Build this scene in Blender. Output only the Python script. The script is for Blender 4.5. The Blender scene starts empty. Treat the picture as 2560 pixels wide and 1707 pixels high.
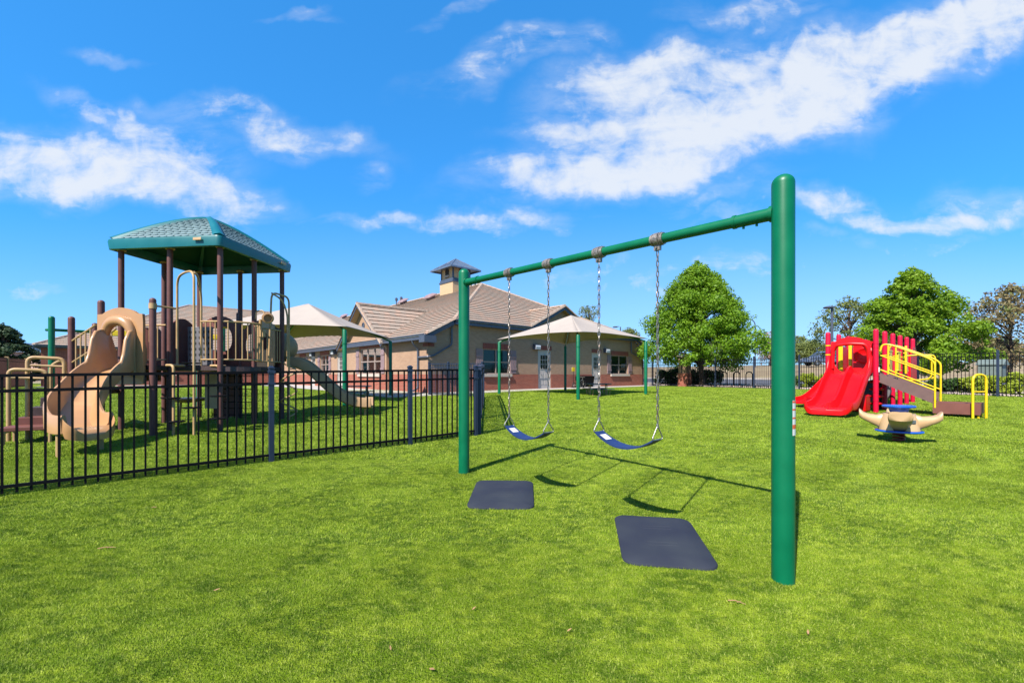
import bpy, math, random
import numpy as np
from mathutils import Vector, Matrix
random.seed(7)
scn = bpy.context.scene
COL = scn.collection
PI = math.pi
R = math.radians

# ---------------------------------------------------------------- camera
F, HX, HY, E = 1095.0, 1280.0, 936.0, 1.33
cam_d = bpy.data.cameras.new('camera')
cam = bpy.data.objects.new('camera', cam_d); COL.objects.link(cam)
cam.location = (0, 0, E); cam.rotation_euler = (R(90), 0, 0)
cam_d.sensor_width = 36; cam_d.lens = F / 2560 * 36
cam_d.shift_y = (HY - 853.5) / 2560
cam_d.clip_start = 0.05; cam_d.clip_end = 3000
scn.camera = cam

# ---------------------------------------------------------------- view, world, sun
scn.view_settings.view_transform = 'Standard'
scn.view_settings.look = 'None'
scn.view_settings.exposure = 1.12
scn.view_settings.gamma = 1
SUN_EL = R(47); SX, SY = 0.56, 0.8285
SKY_STRENGTH = 0.0945
SUN_STRENGTH = 5.0

def px2uv(x, y):
    "full-view picture point -> direction slopes (x/y, z/y) of the sky"
    return ((x / .91875 - HX) / F, (HY - y / .91875) / F)

world = bpy.data.worlds.new('World'); scn.world = world; world.use_nodes = True
wt = world.node_tree; wn = wt.nodes; wl = wt.links
for n in list(wn): wn.remove(n)
w_out = wn.new('ShaderNodeOutputWorld'); bg = wn.new('ShaderNodeBackground')
bg.inputs['Strength'].default_value = SKY_STRENGTH
sky = wn.new('ShaderNodeTexSky'); sky.sky_type = 'NISHITA'; sky.sun_disc = False
sky.sun_elevation = SUN_EL; sky.sun_rotation = math.atan2(-SX, -SY)
sky.altitude = 1600; sky.air_density = 1.0; sky.dust_density = 0.2; sky.ozone_density = 1.6
hs = wn.new('ShaderNodeHueSaturation'); hs.inputs['Saturation'].default_value = 1.12
hs.inputs['Value'].default_value = 1.0
gm = wn.new('ShaderNodeGamma'); gm.inputs['Gamma'].default_value = .50
wl.new(sky.outputs[0], gm.inputs['Color']); mulc = wn.new('ShaderNodeVectorMath'); mulc.operation = 'MULTIPLY'; mulc.inputs[1].default_value = (.76, 1.62, 2.68)
wl.new(gm.outputs[0], mulc.inputs[0]); wl.new(mulc.outputs[0], hs.inputs['Color'])
tcw = wn.new('ShaderNodeTexCoord')
sep = wn.new('ShaderNodeSeparateXYZ'); wl.new(tcw.outputs['Generated'], sep.inputs[0])
def wmath(op, a, b=None, clamp=False):
    n = wn.new('ShaderNodeMath'); n.operation = op; n.use_clamp = clamp
    for i, v in enumerate((a, b)):
        if v is None: continue
        if isinstance(v, (int, float)): n.inputs[i].default_value = v
        else: wl.new(v, n.inputs[i])
    return n.outputs[0]
yy = wmath('MAXIMUM', sep.outputs['Y'], 0.05)
cu = wmath('DIVIDE', sep.outputs['X'], yy); cv = wmath('DIVIDE', sep.outputs['Z'], yy)
comb = wn.new('ShaderNodeCombineXYZ'); wl.new(cu, comb.inputs[0]); wl.new(cv, comb.inputs[1])
CL = [  # picture x, y, half width, half height, tilt (deg, up to the right), density
    (1420, 385, 330, 62, 6, .95), (1560, 330, 330, 90, 8, .9), (1480, 275, 290, 50, 4, .8), (1790, 235, 300, 120, 22, 1.0), (1985, 160, 330, 100, 20, 1.0),
    (2230, 70, 250, 80, 20, 1.0), (1560, 165, 300, 80, 12, .85), (1640, 285, 300, 110, 14, 1.0), (1330, 400, 240, 46, 4, .8), (1180, 130, 220, 36, 14, .45), (2080, 490, 320, 36, -4, .68), (1700, 492, 120, 18, 0, .4),
    (1540, 640, 420, 60, 3, .42), (1260, 640, 250, 26, 0, .3), (170, 370, 330, 85, 3, .9), (420, 420, 260, 70, -16, .78), (270, 262, 180, 34, -22, .6),
    (610, 290, 260, 40, -10, .55), (780, 310, 90, 42, -10, .5), (1030, 510, 300, 26, 2, .62), (850, 400, 60, 24, 20, .4),
    (60, 655, 120, 34, 0, .42), (1740, 14, 170, 34, 0, .55), (1350, 90, 90, 22, 8, .42), (690, 32, 80, 14, 0, .4), (1060, 26, 90, 16, 10, .4),
    (2290, 470, 200, 60, 0, .42), (260, 105, 90, 16, -5, .3), (2020, 560, 300, 30, 0, .35), (1660, 440, 160, 26, 8, .3)]
# warp the lookup a little so that no cloud edge is a clean ellipse
wnz = wn.new('ShaderNodeTexNoise'); wnz.inputs['Scale'].default_value = 5.0; wnz.inputs['Detail'].default_value = 5
wl.new(comb.outputs[0], wnz.inputs['Vector'])
wsub = wn.new('ShaderNodeVectorMath'); wsub.operation = 'SUBTRACT'; wl.new(wnz.outputs['Color'], wsub.inputs[0]); wsub.inputs[1].default_value = (.5, .5, .5)
wsc = wn.new('ShaderNodeVectorMath'); wsc.operation = 'SCALE'; wl.new(wsub.outputs[0], wsc.inputs[0]); wsc.inputs['Scale'].default_value = 0.22
wadd = wn.new('ShaderNodeVectorMath'); wadd.operation = 'ADD'; wl.new(comb.outputs[0], wadd.inputs[0]); wl.new(wsc.outputs[0], wadd.inputs[1])
flat = wn.new('ShaderNodeVectorMath'); flat.operation = 'MULTIPLY'; wl.new(wadd.outputs[0], flat.inputs[0]); flat.inputs[1].default_value = (1, 1, 0)
msk = None
for (x, y, hw, hh, ang, den) in CL:
    u, v = px2uv(x, y)
    mp = wn.new('ShaderNodeMapping'); mp.vector_type = 'TEXTURE'
    mp.inputs['Location'].default_value = (u, v, 0); mp.inputs['Rotation'].default_value = (0, 0, R(ang))
    mp.inputs['Scale'].default_value = (hw / .91875 / F, hh / .91875 / F, 1)
    wl.new(flat.outputs[0], mp.inputs['Vector'])
    ln = wn.new('ShaderNodeVectorMath'); ln.operation = 'LENGTH'; wl.new(mp.outputs[0], ln.inputs[0])
    mr = wn.new('ShaderNodeMapRange'); mr.interpolation_type = 'SMOOTHSTEP'
    mr.inputs['From Min'].default_value = 1.5; mr.inputs['From Max'].default_value = 0.4
    mr.inputs['To Min'].default_value = 0; mr.inputs['To Max'].default_value = den
    wl.new(ln.outputs['Value'], mr.inputs['Value'])
    msk = mr.outputs[0] if msk is None else wmath('MAXIMUM', msk, mr.outputs[0])
mp = wn.new('ShaderNodeMapping'); mp.inputs['Rotation'].default_value = (0, 0, R(-18)); mp.inputs['Scale'].default_value = (3.2, 8.0, 1)
wl.new(comb.outputs[0], mp.inputs['Vector'])
nz = wn.new('ShaderNodeTexNoise'); nz.inputs['Scale'].default_value = 1.5; nz.inputs['Detail'].default_value = 10; nz.inputs['Roughness'].default_value = .62
nz.inputs['Distortion'].default_value = .35
wl.new(mp.outputs[0], nz.inputs['Vector'])
nb = wn.new('ShaderNodeTexNoise'); nb.inputs['Scale'].default_value = 17; nb.inputs['Detail'].default_value = 9; nb.inputs['Roughness'].default_value = .60; nb.inputs['Distortion'].default_value = .5
wl.new(comb.outputs[0], nb.inputs['Vector'])
nzs = wmath('ADD', wmath('MULTIPLY', nz.outputs['Fac'], .62), wmath('MULTIPLY', nb.outputs['Fac'], .38))
s1 = wmath('MULTIPLY', wmath('SUBTRACT', nzs, .5), 3.0)
s2 = wmath('ADD', msk, s1)
mr = wn.new('ShaderNodeMapRange'); mr.interpolation_type = 'SMOOTHSTEP'
mr.inputs['From Min'].default_value = .15; mr.inputs['From Max'].default_value = 1.15
wl.new(s2, mr.inputs['Value'])
gate = wmath('MULTIPLY', mr.outputs[0], wmath('MULTIPLY', msk, 2.2, True), True)
vm = wn.new('ShaderNodeMapRange'); vm.interpolation_type = 'SMOOTHSTEP'; vm.inputs['From Min'].default_value = .30; vm.inputs['From Max'].default_value = .72
vm.inputs['To Max'].default_value = .62; wl.new(nz.outputs['Fac'], vm.inputs['Value'])
veil = wmath('MULTIPLY', vm.outputs[0], wmath('MULTIPLY', msk, 1.15, True))
low = wn.new('ShaderNodeMapRange'); low.interpolation_type = 'SMOOTHSTEP'; low.inputs['From Min'].default_value = .42; low.inputs['From Max'].default_value = .02
low.inputs['To Max'].default_value = .42; wl.new(cv, low.inputs['Value'])
rgt = wn.new('ShaderNodeMapRange'); rgt.inputs['From Min'].default_value = -.6; rgt.inputs['From Max'].default_value = .9; rgt.inputs['To Min'].default_value = .5; wl.new(cu, rgt.inputs['Value'])
haze_ = wmath('MULTIPLY', low.outputs[0], rgt.outputs[0])
cl_amt = wmath('MAXIMUM', wmath('MAXIMUM', wmath('MULTIPLY', gate, .90), veil), haze_)
mixw = wn.new('ShaderNodeMix'); mixw.data_type = 'RGBA'
# pale glow added round the sun, behind the camera, to make fill light neutral
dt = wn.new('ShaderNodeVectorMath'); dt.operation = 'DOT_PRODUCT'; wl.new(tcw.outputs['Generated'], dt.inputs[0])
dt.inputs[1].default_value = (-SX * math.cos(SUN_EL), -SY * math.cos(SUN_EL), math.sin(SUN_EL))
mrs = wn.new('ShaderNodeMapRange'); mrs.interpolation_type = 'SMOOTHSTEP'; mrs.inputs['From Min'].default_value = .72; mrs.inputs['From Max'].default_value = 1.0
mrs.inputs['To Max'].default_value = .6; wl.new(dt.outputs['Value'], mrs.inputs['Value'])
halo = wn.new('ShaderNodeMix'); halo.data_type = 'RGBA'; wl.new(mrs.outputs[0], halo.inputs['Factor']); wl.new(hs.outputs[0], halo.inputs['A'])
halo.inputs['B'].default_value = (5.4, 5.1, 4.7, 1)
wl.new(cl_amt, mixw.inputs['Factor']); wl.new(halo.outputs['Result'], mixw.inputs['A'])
CLOUD_NODE = mixw
mixw.inputs['B'].default_value = (4.2, 4.4, 4.7, 1)
wl.new(mixw.outputs['Result'], bg.inputs['Color']); wl.new(bg.outputs[0], w_out.inputs[0])

sl = bpy.data.lights.new('sun', 'SUN'); sl.energy = SUN_STRENGTH; sl.angle = R(.5); sl.color = (1, .955, .89)
so = bpy.data.objects.new('sun', sl); COL.objects.link(so)
so.rotation_euler = Vector((SX * math.cos(SUN_EL), SY * math.cos(SUN_EL), -math.sin(SUN_EL))).to_track_quat('-Z', 'Y').to_euler()
so.location = (-10, -14, 20)

# ---------------------------------------------------------------- helpers
V = Vector
def tag(o, label=None, cat=None, group=None, kind=None):
    if label: o['label'] = label
    if cat: o['category'] = cat
    if group: o['group'] = group
    if kind: o['kind'] = kind
    return o
def empty(name, loc, label, cat, group=None):
    o = bpy.data.objects.new(name, None); COL.objects.link(o); o.location = loc
    o.empty_display_size = .2
    return tag(o, label, cat, group)
def root_loc(p):
    while p.parent: p = p.parent
    return V(p.location)

class MB:
    def __init__(s): s.v = []; s.f = []; s.uv = {}
    def poly(s, pts, uv=None):
        i = len(s.v); s.v += [V(p) for p in pts]; s.f.append(list(range(i, i + len(pts))))
        if uv: s.uv[len(s.f) - 1] = uv
    def box(s, c, size, ax=None):
        c = V(c); x, y, z = (ax or (V((1, 0, 0)), V((0, 1, 0)), V((0, 0, 1))))
        x = V(x) * size[0] / 2; y = V(y) * size[1] / 2; z = V(z) * size[2] / 2
        i = len(s.v)
        s.v += [c - x - y - z, c + x - y - z, c + x + y - z, c - x + y - z, c - x - y + z, c + x - y + z, c + x + y + z, c - x + y + z]
        for q in ((0, 3, 2, 1), (4, 5, 6, 7), (0, 1, 5, 4), (1, 2, 6, 5), (2, 3, 7, 6), (3, 0, 4, 7)): s.f.append([i + k for k in q])
        return s
    def bar(s, a, b, w, h, up=(0, 0, 1)):
        a = V(a); b = V(b); d = (b - a); L = d.length; d.normalize()
        side = d.cross(V(up)); side = side.normalized() if side.length > 1e-5 else V((1, 0, 0))
        u2 = side.cross(d).normalized()
        return s.box((a + b) / 2, (L, w, h), (d, side, u2))
    def loft(s, rings, cap=True, close=True):
        i = len(s.v); n = len(rings[0])
        for r in rings: s.v += [V(p) for p in r]
        for k in range(len(rings) - 1):
            for j in range(n if close else n - 1):
                j2 = (j + 1) % n
                s.f.append([i + k * n + j, i + k * n + j2, i + (k + 1) * n + j2, i + (k + 1) * n + j])
        if cap and close:
            s.f.append([i + j for j in range(n)][::-1]); s.f.append([i + (len(rings) - 1) * n + j for j in range(n)])
        return s
    def tube(s, pts, r, n=10, cap=True):
        pts = [V(p) for p in pts]; m = len(pts)
        rr = r if isinstance(r, (list, tuple)) else [r] * m
        rings = []; t0 = (pts[1] - pts[0]).normalized()
        a = t0.orthogonal().normalized()
        for k in range(m):
            t = (pts[min(k + 1, m - 1)] - pts[max(k - 1, 0)])
            t = t.normalized() if t.length > 1e-9 else t0
            a = (a - t * a.dot(t)); a = a.normalized() if a.length > 1e-6 else t.orthogonal().normalized()
            b = t.cross(a)
            rings.append([pts[k] + (a * math.cos(2 * PI * j / n) + b * math.sin(2 * PI * j / n)) * rr[k] for j in range(n)])
        return s.loft(rings, cap)
    def lathe(s, c, prof, n=20, axis=(0, 0, 1)):
        c = V(c); ax = V(axis).normalized(); a = ax.orthogonal().normalized(); b = ax.cross(a)
        return s.loft([[c + ax * z + (a * math.cos(2 * PI * j / n) + b * math.sin(2 * PI * j / n)) * max(r, 1e-4) for j in range(n)] for r, z in prof])
    def extr(s, pts, vec):
        pts = [V(p) for p in pts]; vec = V(vec)
        return s.loft([pts, [p + vec for p in pts]])
    def build(s, name, mat, parent=None, smooth=True, bevel=0, ang=38, label=None, uvf=None):
        off = root_loc(parent) if parent else V((0, 0, 0))
        me = bpy.data.meshes.new(name)
        me.from_pydata([tuple(p - off) for p in s.v], [], s.f)
        me.materials.append(mat)
        if s.uv or uvf:
            ul = me.uv_layers.new(name='UVMap').data
            for p in me.polygons:
                u = s.uv.get(p.index)
                for k, li in enumerate(p.loop_indices):
                    if uvf: ul[li].uv = uvf(s.v[me.loops[li].vertex_index], p.normal)
                    elif u: ul[li].uv = u[k]
        me.validate()
        if smooth:
            me.polygons.foreach_set('use_smooth', [True] * len(me.polygons))
            me.set_sharp_from_angle(angle=R(ang))
        me.update()
        o = bpy.data.objects.new(name, me); COL.objects.link(o)
        if parent: o.parent = parent
        if bevel:
            b = o.modifiers.new('bevel', 'BEVEL'); b.width = bevel; b.segments = 2; b.limit_method = 'ANGLE'; b.angle_limit = R(40)
            b.harden_normals = False
        if label: o['label'] = label
        return o

def fillet(pts, r, n=6):
    pts = [V(p) for p in pts]; out = [pts[0]]
    for k in range(1, len(pts) - 1):
        p = pts[k]; a = pts[k - 1] - p; b = pts[k + 1] - p
        d = min(r, a.length * .49, b.length * .49); a = p + a.normalized() * d; b = p + b.normalized() * d
        for j in range(n + 1):
            t = j / n; out.append(a * (1 - t) ** 2 + p * 2 * t * (1 - t) + b * t * t)
    out.append(pts[-1]); return out
def lerp(a, b, t): return V(a) * (1 - t) + V(b) * t
def smooth01(t): t = max(0, min(1, t)); return t * t * (3 - 2 * t)
def interp(x, xs, ys):
    if x <= xs[0]: return ys[0]
    for k in range(len(xs) - 1):
        if x <= xs[k + 1]: return ys[k] + (ys[k + 1] - ys[k]) * (x - xs[k]) / (xs[k + 1] - xs[k])
    return ys[-1]

# ground level: a lawn rising 2.7 % away from the camera, level by the building, a road and a bank beyond the fence
NRM = (.78, .62)
def zg(x, y):
    z = .0273 * y if y < 10 else interp(y, (10, 14, 16, 19, 22, 26), (.273, .372, .412, .472, .517, .536))
    d = x * NRM[0] + y * NRM[1]
    if d > 27.5:
        z2 = interp(d, (27.5, 33, 50, 50.3, 60, 78, 200), (.50, .53, .79, .93, 2.25, 2.9, 3.1))
        z = z + (z2 - z) * smooth01((d - 27.5) / 4)
    return z
def P(px, py, Z): return V(((px - HX) / F * Z, Z, E + (HY - py) / F * Z))
def G(px, py):
    Z = 8.0
    for _ in range(60):
        Z = .5 * Z + .5 * (E - zg((px - HX) / F * Z, Z)) * F / max(py - HY, 3)
    x = (px - HX) / F * Z; return V((x, Z, zg(x, Z)))

# ---------------------------------------------------------------- materials
ALB = .65
def mat(name, col, rough=.5, metal=0, var=.12, scale=6, bump=0, bscale=60, spec=.5, coat=0, dirt=None, stretch=None):
    col = [c * ALB for c in col]; dirt = [c * ALB for c in dirt] if dirt else None
    m = bpy.data.materials.new(name); m.use_nodes = True; t = m.node_tree; N = t.nodes; L = t.links
    p = N['Principled BSDF']; p.inputs['Roughness'].default_value = rough; p.inputs['Metallic'].default_value = metal
    p.inputs['Specular IOR Level'].default_value = spec; p.inputs['Coat Weight'].default_value = coat
    tc = N.new('ShaderNodeTexCoord'); vec = tc.outputs['Object']
    if stretch:
        mp = N.new('ShaderNodeMapping'); mp.inputs['Scale'].default_value = stretch; L.new(vec, mp.inputs[0]); vec = mp.outputs[0]
    nz = N.new('ShaderNodeTexNoise'); nz.inputs['Scale'].default_value = scale; nz.inputs['Detail'].default_value = 5; L.new(vec, nz.inputs['Vector'])
    mr = N.new('ShaderNodeMapRange'); mr.inputs['From Min'].default_value = .3; mr.inputs['From Max'].default_value = .7
    L.new(nz.outputs['Fac'], mr.inputs['Value'])
    mx = N.new('ShaderNodeMix'); mx.data_type = 'RGBA'
    mx.inputs['A'].default_value = (*[c * (1 - var) for c in col], 1)
    mx.inputs['B'].default_value = (*(dirt if dirt else [min(1, c * (1 + var)) for c in col]), 1)
    L.new(mr.outputs[0], mx.inputs['Factor']); L.new(mx.outputs['Result'], p.inputs['Base Color'])
    rr = N.new('ShaderNodeMapRange'); rr.inputs['To Min'].default_value = max(0, rough - .08); rr.inputs['To Max'].default_value = min(1, rough + .1)
    L.new(nz.outputs['Fac'], rr.inputs['Value']); L.new(rr.outputs[0], p.inputs['Roughness'])
    if bump:
        n2 = N.new('ShaderNodeTexNoise'); n2.inputs['Scale'].default_value = bscale; n2.inputs['Detail'].default_value = 4; L.new(vec, n2.inputs['Vector'])
        b = N.new('ShaderNodeBump'); b.inputs['Strength'].default_value = bump; b.inputs['Distance'].default_value = .02
        L.new(n2.outputs['Fac'], b.inputs['Height']); L.new(b.outputs[0], p.inputs['Normal'])
    return m
def brick_mat(name, c1, c2, mortar, bw=.2, bh=.067, ms=.008, offset=.5, bump=.5, rough=.85, bias=0):
    m = bpy.data.materials.new(name); m.use_nodes = True; t = m.node_tree; N = t.nodes; L = t.links
    c1, c2, mortar = [[c * .57 for c in q] for q in (c1, c2, mortar)]
    p = N['Principled BSDF']; p.inputs['Roughness'].default_value = rough
    uv = N.new('ShaderNodeUVMap'); uv.uv_map = 'UVMap'
    b = N.new('ShaderNodeTexBrick'); b.inputs['Scale'].default_value = 1; b.inputs['Brick Width'].default_value = bw
    b.inputs['Row Height'].default_value = bh; b.inputs['Mortar Size'].default_value = ms; b.inputs['Mortar Smooth'].default_value = .2
    b.inputs['Color1'].default_value = (*c1, 1); b.inputs['Color2'].default_value = (*c2, 1); b.inputs['Mortar'].default_value = (*mortar, 1)
    b.inputs['Bias'].default_value = bias; b.offset = offset
    L.new(uv.outputs[0], b.inputs['Vector'])
    nz = N.new('ShaderNodeTexNoise'); nz.inputs['Scale'].default_value = 1.3; nz.inputs['Detail'].default_value = 8; L.new(uv.outputs[0], nz.inputs['Vector'])
    mr = N.new('ShaderNodeMapRange'); mr.inputs['To Min'].default_value = .88; mr.inputs['To Max'].default_value = 1.12; L.new(nz.outputs['Fac'], mr.inputs['Value'])
    vm = N.new('ShaderNodeVectorMath'); vm.operation = 'SCALE'; L.new(b.outputs['Color'], vm.inputs[0]); L.new(mr.outputs[0], vm.inputs['Scale'])
    L.new(vm.outputs[0], p.inputs['Base Color'])
    bp = N.new('ShaderNodeBump'); bp.invert = True; bp.inputs['Strength'].default_value = bump; bp.inputs['Distance'].default_value = .004
    L.new(b.outputs['Fac'], bp.inputs['Height']); L.new(bp.outputs[0], p.inputs['Normal'])
    return m
def glass_mat(name, tint=(.55, .6, .6), dens=.35):
    m = bpy.data.materials.new(name); m.use_nodes = True; t = m.node_tree; N = t.nodes; L = t.links
    for n in list(N):
        if n.type == 'BSDF_PRINCIPLED': N.remove(n)
    out = N['Material Output']; tr = N.new('ShaderNodeBsdfTransparent'); tr.inputs[0].default_value = (*tint, 1)
    gl = N.new('ShaderNodeBsdfGlossy'); gl.inputs['Roughness'].default_value = .03
    fr = N.new('ShaderNodeFresnel'); fr.inputs['IOR'].default_value = 1.42
    ad = N.new('ShaderNodeMath'); ad.operation = 'ADD'; ad.use_clamp = True; ad.inputs[1].default_value = .01; L.new(fr.outputs[0], ad.inputs[0])
    mx = N.new('ShaderNodeMixShader'); L.new(ad.outputs[0], mx.inputs[0]); L.new(tr.outputs[0], mx.inputs[1]); L.new(gl.outputs[0], mx.inputs[2])
    L.new(mx.outputs[0], out.inputs[0]); return m
def leaf_mat(name, ca, cb, cc=None, scale=1.2, transl=.42):
    m = bpy.data.materials.new(name); m.use_nodes = True; t = m.node_tree; N = t.nodes; L = t.links
    p = N['Principled BSDF']; p.inputs['Roughness'].default_value = .55; p.inputs['Specular IOR Level'].default_value = .35
    tc = N.new('ShaderNodeTexCoord'); nz = N.new('ShaderNodeTexNoise'); nz.inputs['Scale'].default_value = scale; nz.inputs['Detail'].default_value = 6
    nz.inputs['Roughness'].default_value = .7
    L.new(tc.outputs['Object'], nz.inputs['Vector'])
    cr = N.new('ShaderNodeValToRGB'); cr.color_ramp.elements[0].position = .32; cr.color_ramp.elements[1].position = .68
    cr.color_ramp.elements[0].color = (*ca, 1); cr.color_ramp.elements[1].color = (*cb, 1)
    if cc: e = cr.color_ramp.elements.new(.56); e.color = (*cc, 1)
    L.new(nz.outputs['Fac'], cr.inputs[0]); L.new(cr.outputs[0], p.inputs['Base Color'])
    tl = N.new('ShaderNodeBsdfTranslucent'); L.new(cr.outputs[0], tl.inputs[0])
    mx = N.new('ShaderNodeMixShader'); mx.inputs[0].default_value = transl
    L.new(p.outputs[0], mx.inputs[1]); L.new(tl.outputs[0], mx.inputs[2]); L.new(mx.outputs[0], N['Material Output'].inputs[0])
    return m

def turf_mat(name, blade=True):
    m = bpy.data.materials.new(name); m.use_nodes = True; t = m.node_tree; N = t.nodes; L = t.links
    p = N['Principled BSDF']; p.inputs['Roughness'].default_value = .6; p.inputs['Specular IOR Level'].default_value = .3
    g = N.new('ShaderNodeNewGeometry')
    def noise(sc, det=4, st=(1, 1, 1), rough=.6):
        mp = N.new('ShaderNodeMapping'); mp.inputs['Scale'].default_value = st; L.new(g.outputs['Position'], mp.inputs[0])
        n = N.new('ShaderNodeTexNoise'); n.inputs['Scale'].default_value = sc; n.inputs['Detail'].default_value = det; n.inputs['Roughness'].default_value = rough
        L.new(mp.outputs[0], n.inputs['Vector']); return n.outputs['Fac']
    def ramp(fac, lo, hi):
        r = N.new('ShaderNodeMapRange'); r.interpolation_type = 'SMOOTHSTEP'; r.inputs['From Min'].default_value = lo; r.inputs['From Max'].default_value = hi
        L.new(fac, r.inputs['Value']); return r.outputs[0]
    def mix(f, a, b):
        x = N.new('ShaderNodeMix'); x.data_type = 'RGBA'; L.new(f, x.inputs['Factor'])
        for k, c in (('A', a), ('B', b)):
            if isinstance(c, tuple): x.inputs[k].default_value = (*c, 1)
            else: L.new(c, x.inputs[k])
        return x.outputs['Result']
    dark, mid, lite, pale = TURF
    c = mix(ramp(noise(3.4, 6, (1, 1.3, 1)), .38, .60), dark, mid)
    c = mix(ramp(noise(9.5, 5, (1, 1.6, 1)), .44, .66), c, lite)
    c2 = mix(ramp(noise(.8, 5, (1, 1.4, 1)), .52, .72), c, mid)
    p.inputs['Specular IOR Level'].default_value = .12
    if blade:
        w = N.new('ShaderNodeTexWhiteNoise'); w.noise_dimensions = '3D'
        sn = N.new('ShaderNodeVectorMath'); sn.operation = 'SNAP'; sn.inputs[1].default_value = (.006, .006, 10); L.new(g.outputs['Position'], sn.inputs[0])
        L.new(sn.outputs[0], w.inputs['Vector'])
        c2 = mix(ramp(w.outputs['Value'], .5, 1.35), c2, pale)
        sx = N.new('ShaderNodeSeparateXYZ')
        tl = N.new('ShaderNodeBsdfTranslucent'); L.new(c2, tl.inputs[0])
        mx = N.new('ShaderNodeMixShader'); mx.inputs[0].default_value = .22
        L.new(c2, p.inputs['Base Color'])
        L.new(p.outputs[0], mx.inputs[1]); L.new(tl.outputs[0], mx.inputs[2]); L.new(mx.outputs[0], N['Material Output'].inputs[0])
    else:
        c2 = mix(ramp(noise(60, 4, (1, 1.0, 1), .8), .50, .85), c2, pale)
        L.new(c2, p.inputs['Base Color'])
        b = N.new('ShaderNodeBump'); b.inputs['Strength'].default_value = 1.0; b.inputs['Distance'].default_value = .05
        hh = N.new('ShaderNodeMath'); hh.operation = 'ADD'; L.new(noise(90, 3), hh.inputs[0]); L.new(noise(14, 3), hh.inputs[1])
        L.new(hh.outputs[0], b.inputs['Height']); L.new(b.outputs[0], p.inputs['Normal'])
    return m
TURF = ((.074, .138, .005), (.154, .236, .010), (.238, .315, .020), (.45, .48, .12))

M = {}
M['green'] = mat('green_paint', (.0, .15, .062), .38, var=.10, coat=.08, spec=.3, bump=.03, bscale=220)
M['steel'] = mat('galvanised_steel', (.42, .40, .38), .38, .85, .3, 30, .2)
M['cast'] = mat('cast_metal', (.36, .31, .27), .45, .6, .3, 25, .3)
M['chain'] = mat('rusty_chain', (.5, .47, .44), .4, .85, .2, 9, .1, dirt=(.30, .20, .14))
M['blueseat'] = mat('blue_rubber', (.006, .028, .13), .6, var=.15, scale=14)
M['black'] = mat('black_metal', (.004, .004, .006), .6, 0, .2, 12, spec=.12)
M['bluepost'] = mat('dark_blue_post', (.022, .034, .07), .4, .1, .15, 14)
M['mat'] = mat('rubber_mat', (.024, .028, .050), .8, spec=.2, var=.1, scale=2.2, bump=.08, bscale=120, dirt=(.040, .047, .060))
M['tan'] = mat('tan_plastic', (.54, .285, .125), .33, var=.06, scale=3, bump=.02, coat=.1)
M['tan2'] = mat('tan_pale_plastic', (.60, .39, .20), .36, var=.06, scale=3)
M['tanmetal'] = mat('tan_metal', (.52, .33, .15), .45, var=.12, scale=8, spec=.3)
M['brown'] = mat('brown_metal', (.155, .066, .056), .5, var=.1, scale=8, spec=.25)
M['brownp'] = mat('brown_plastic', (.20, .075, .058), .6, var=.12, scale=4, spec=.2)
M['decking'] = mat('brown_deck_coating', (.055, .028, .028), .6, var=.15, scale=10, bump=.2)
M['teal'] = mat('teal_plastic', (.006, .15, .165), .36, var=.08, scale=3)
M['tealtile'] = mat('teal_shingle_plastic', (.20, .285, .29), .55, var=.12, scale=5)
M['olive'] = mat('shade_toned_tan_plastic', (.44, .275, .145), .6, var=.1, spec=.2)  # tan plastic with the slide's side shading darkened into the colour
M['tealshade'] = mat('shade_toned_teal_plastic', (.004, .07, .065), .6, spec=.2)  # same teal plastic, underside shade of the tower roof put into the colour
M['grey'] = mat('grey_plastic', (.16, .15, .16), .6, var=.1)
def cloth_mat():
    m = mat('shade_cloth', (.51, .44, .385), .9, var=.04, scale=2, spec=.1); N = m.node_tree.nodes; L = m.node_tree.links
    tl = N.new('ShaderNodeBsdfTranslucent'); tl.inputs[0].default_value = (.60, .36, .17, 1); mx = N.new('ShaderNodeMixShader'); mx.inputs[0].default_value = .13
    L.new(N['Principled BSDF'].outputs[0], mx.inputs[1]); L.new(tl.outputs[0], mx.inputs[2]); L.new(mx.outputs[0], N['Material Output'].inputs[0]); return m
M['canvas'] = cloth_mat()
M['red'] = mat('red_plastic', (.80, .003, .007), .36, var=.05, scale=3, spec=.3)
M['crimson'] = mat('crimson_metal', (.66, .003, .04), .4, spec=.3, var=.06, scale=5)
M['yellow'] = mat('yellow_metal', (.88, .60, .005), .35, var=.06, scale=5)
M['stepbrown'] = mat('brown_step_coating', (.16, .085, .075), .6, var=.1, scale=6)
M['bluep'] = mat('blue_plastic', (.005, .11, .62), .32, var=.05, scale=5)
M['redspring'] = mat('red_spring', (.30, .01, .01), .4, var=.1)
M['white'] = mat('white_paint', (.75, .74, .72), .5, var=.04)
M['orange'] = mat('orange_print', (.75, .12, .03), .5, var=.04)
M['door'] = mat('painted_door', (.56, .51, .47), .5, var=.05)
M['trim'] = mat('blue_grey_trim', (.075, .09, .13), .45, var=.12, scale=5)
M['gutter'] = mat('painted_gutter', (.10, .115, .155), .35, .1, .15, 4)
M['shutter'] = mat('mauve_shutter', (.30, .20, .21), .6, var=.08)
M['mullion'] = mat('window_frame_paint', (.36, .27, .23), .5, var=.06)
M['stone'] = mat('sill_stone', (.56, .48, .40), .8, var=.1, bump=.3)
M['conc'] = mat('concrete', (.50, .45, .41), .85, var=.12, scale=2, bump=.3, bscale=40)
M['asph'] = mat('asphalt', (.10, .10, .115), .85, var=.2, scale=3, bump=.3)
M['dirt'] = mat('dry_bank', (.30, .20, .115), .95, var=.25, scale=.6, bump=.6, bscale=3, dirt=(.36, .28, .15))
M['rock'] = mat('river_rock', (.42, .33, .28), .8, var=.35, scale=7)
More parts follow.
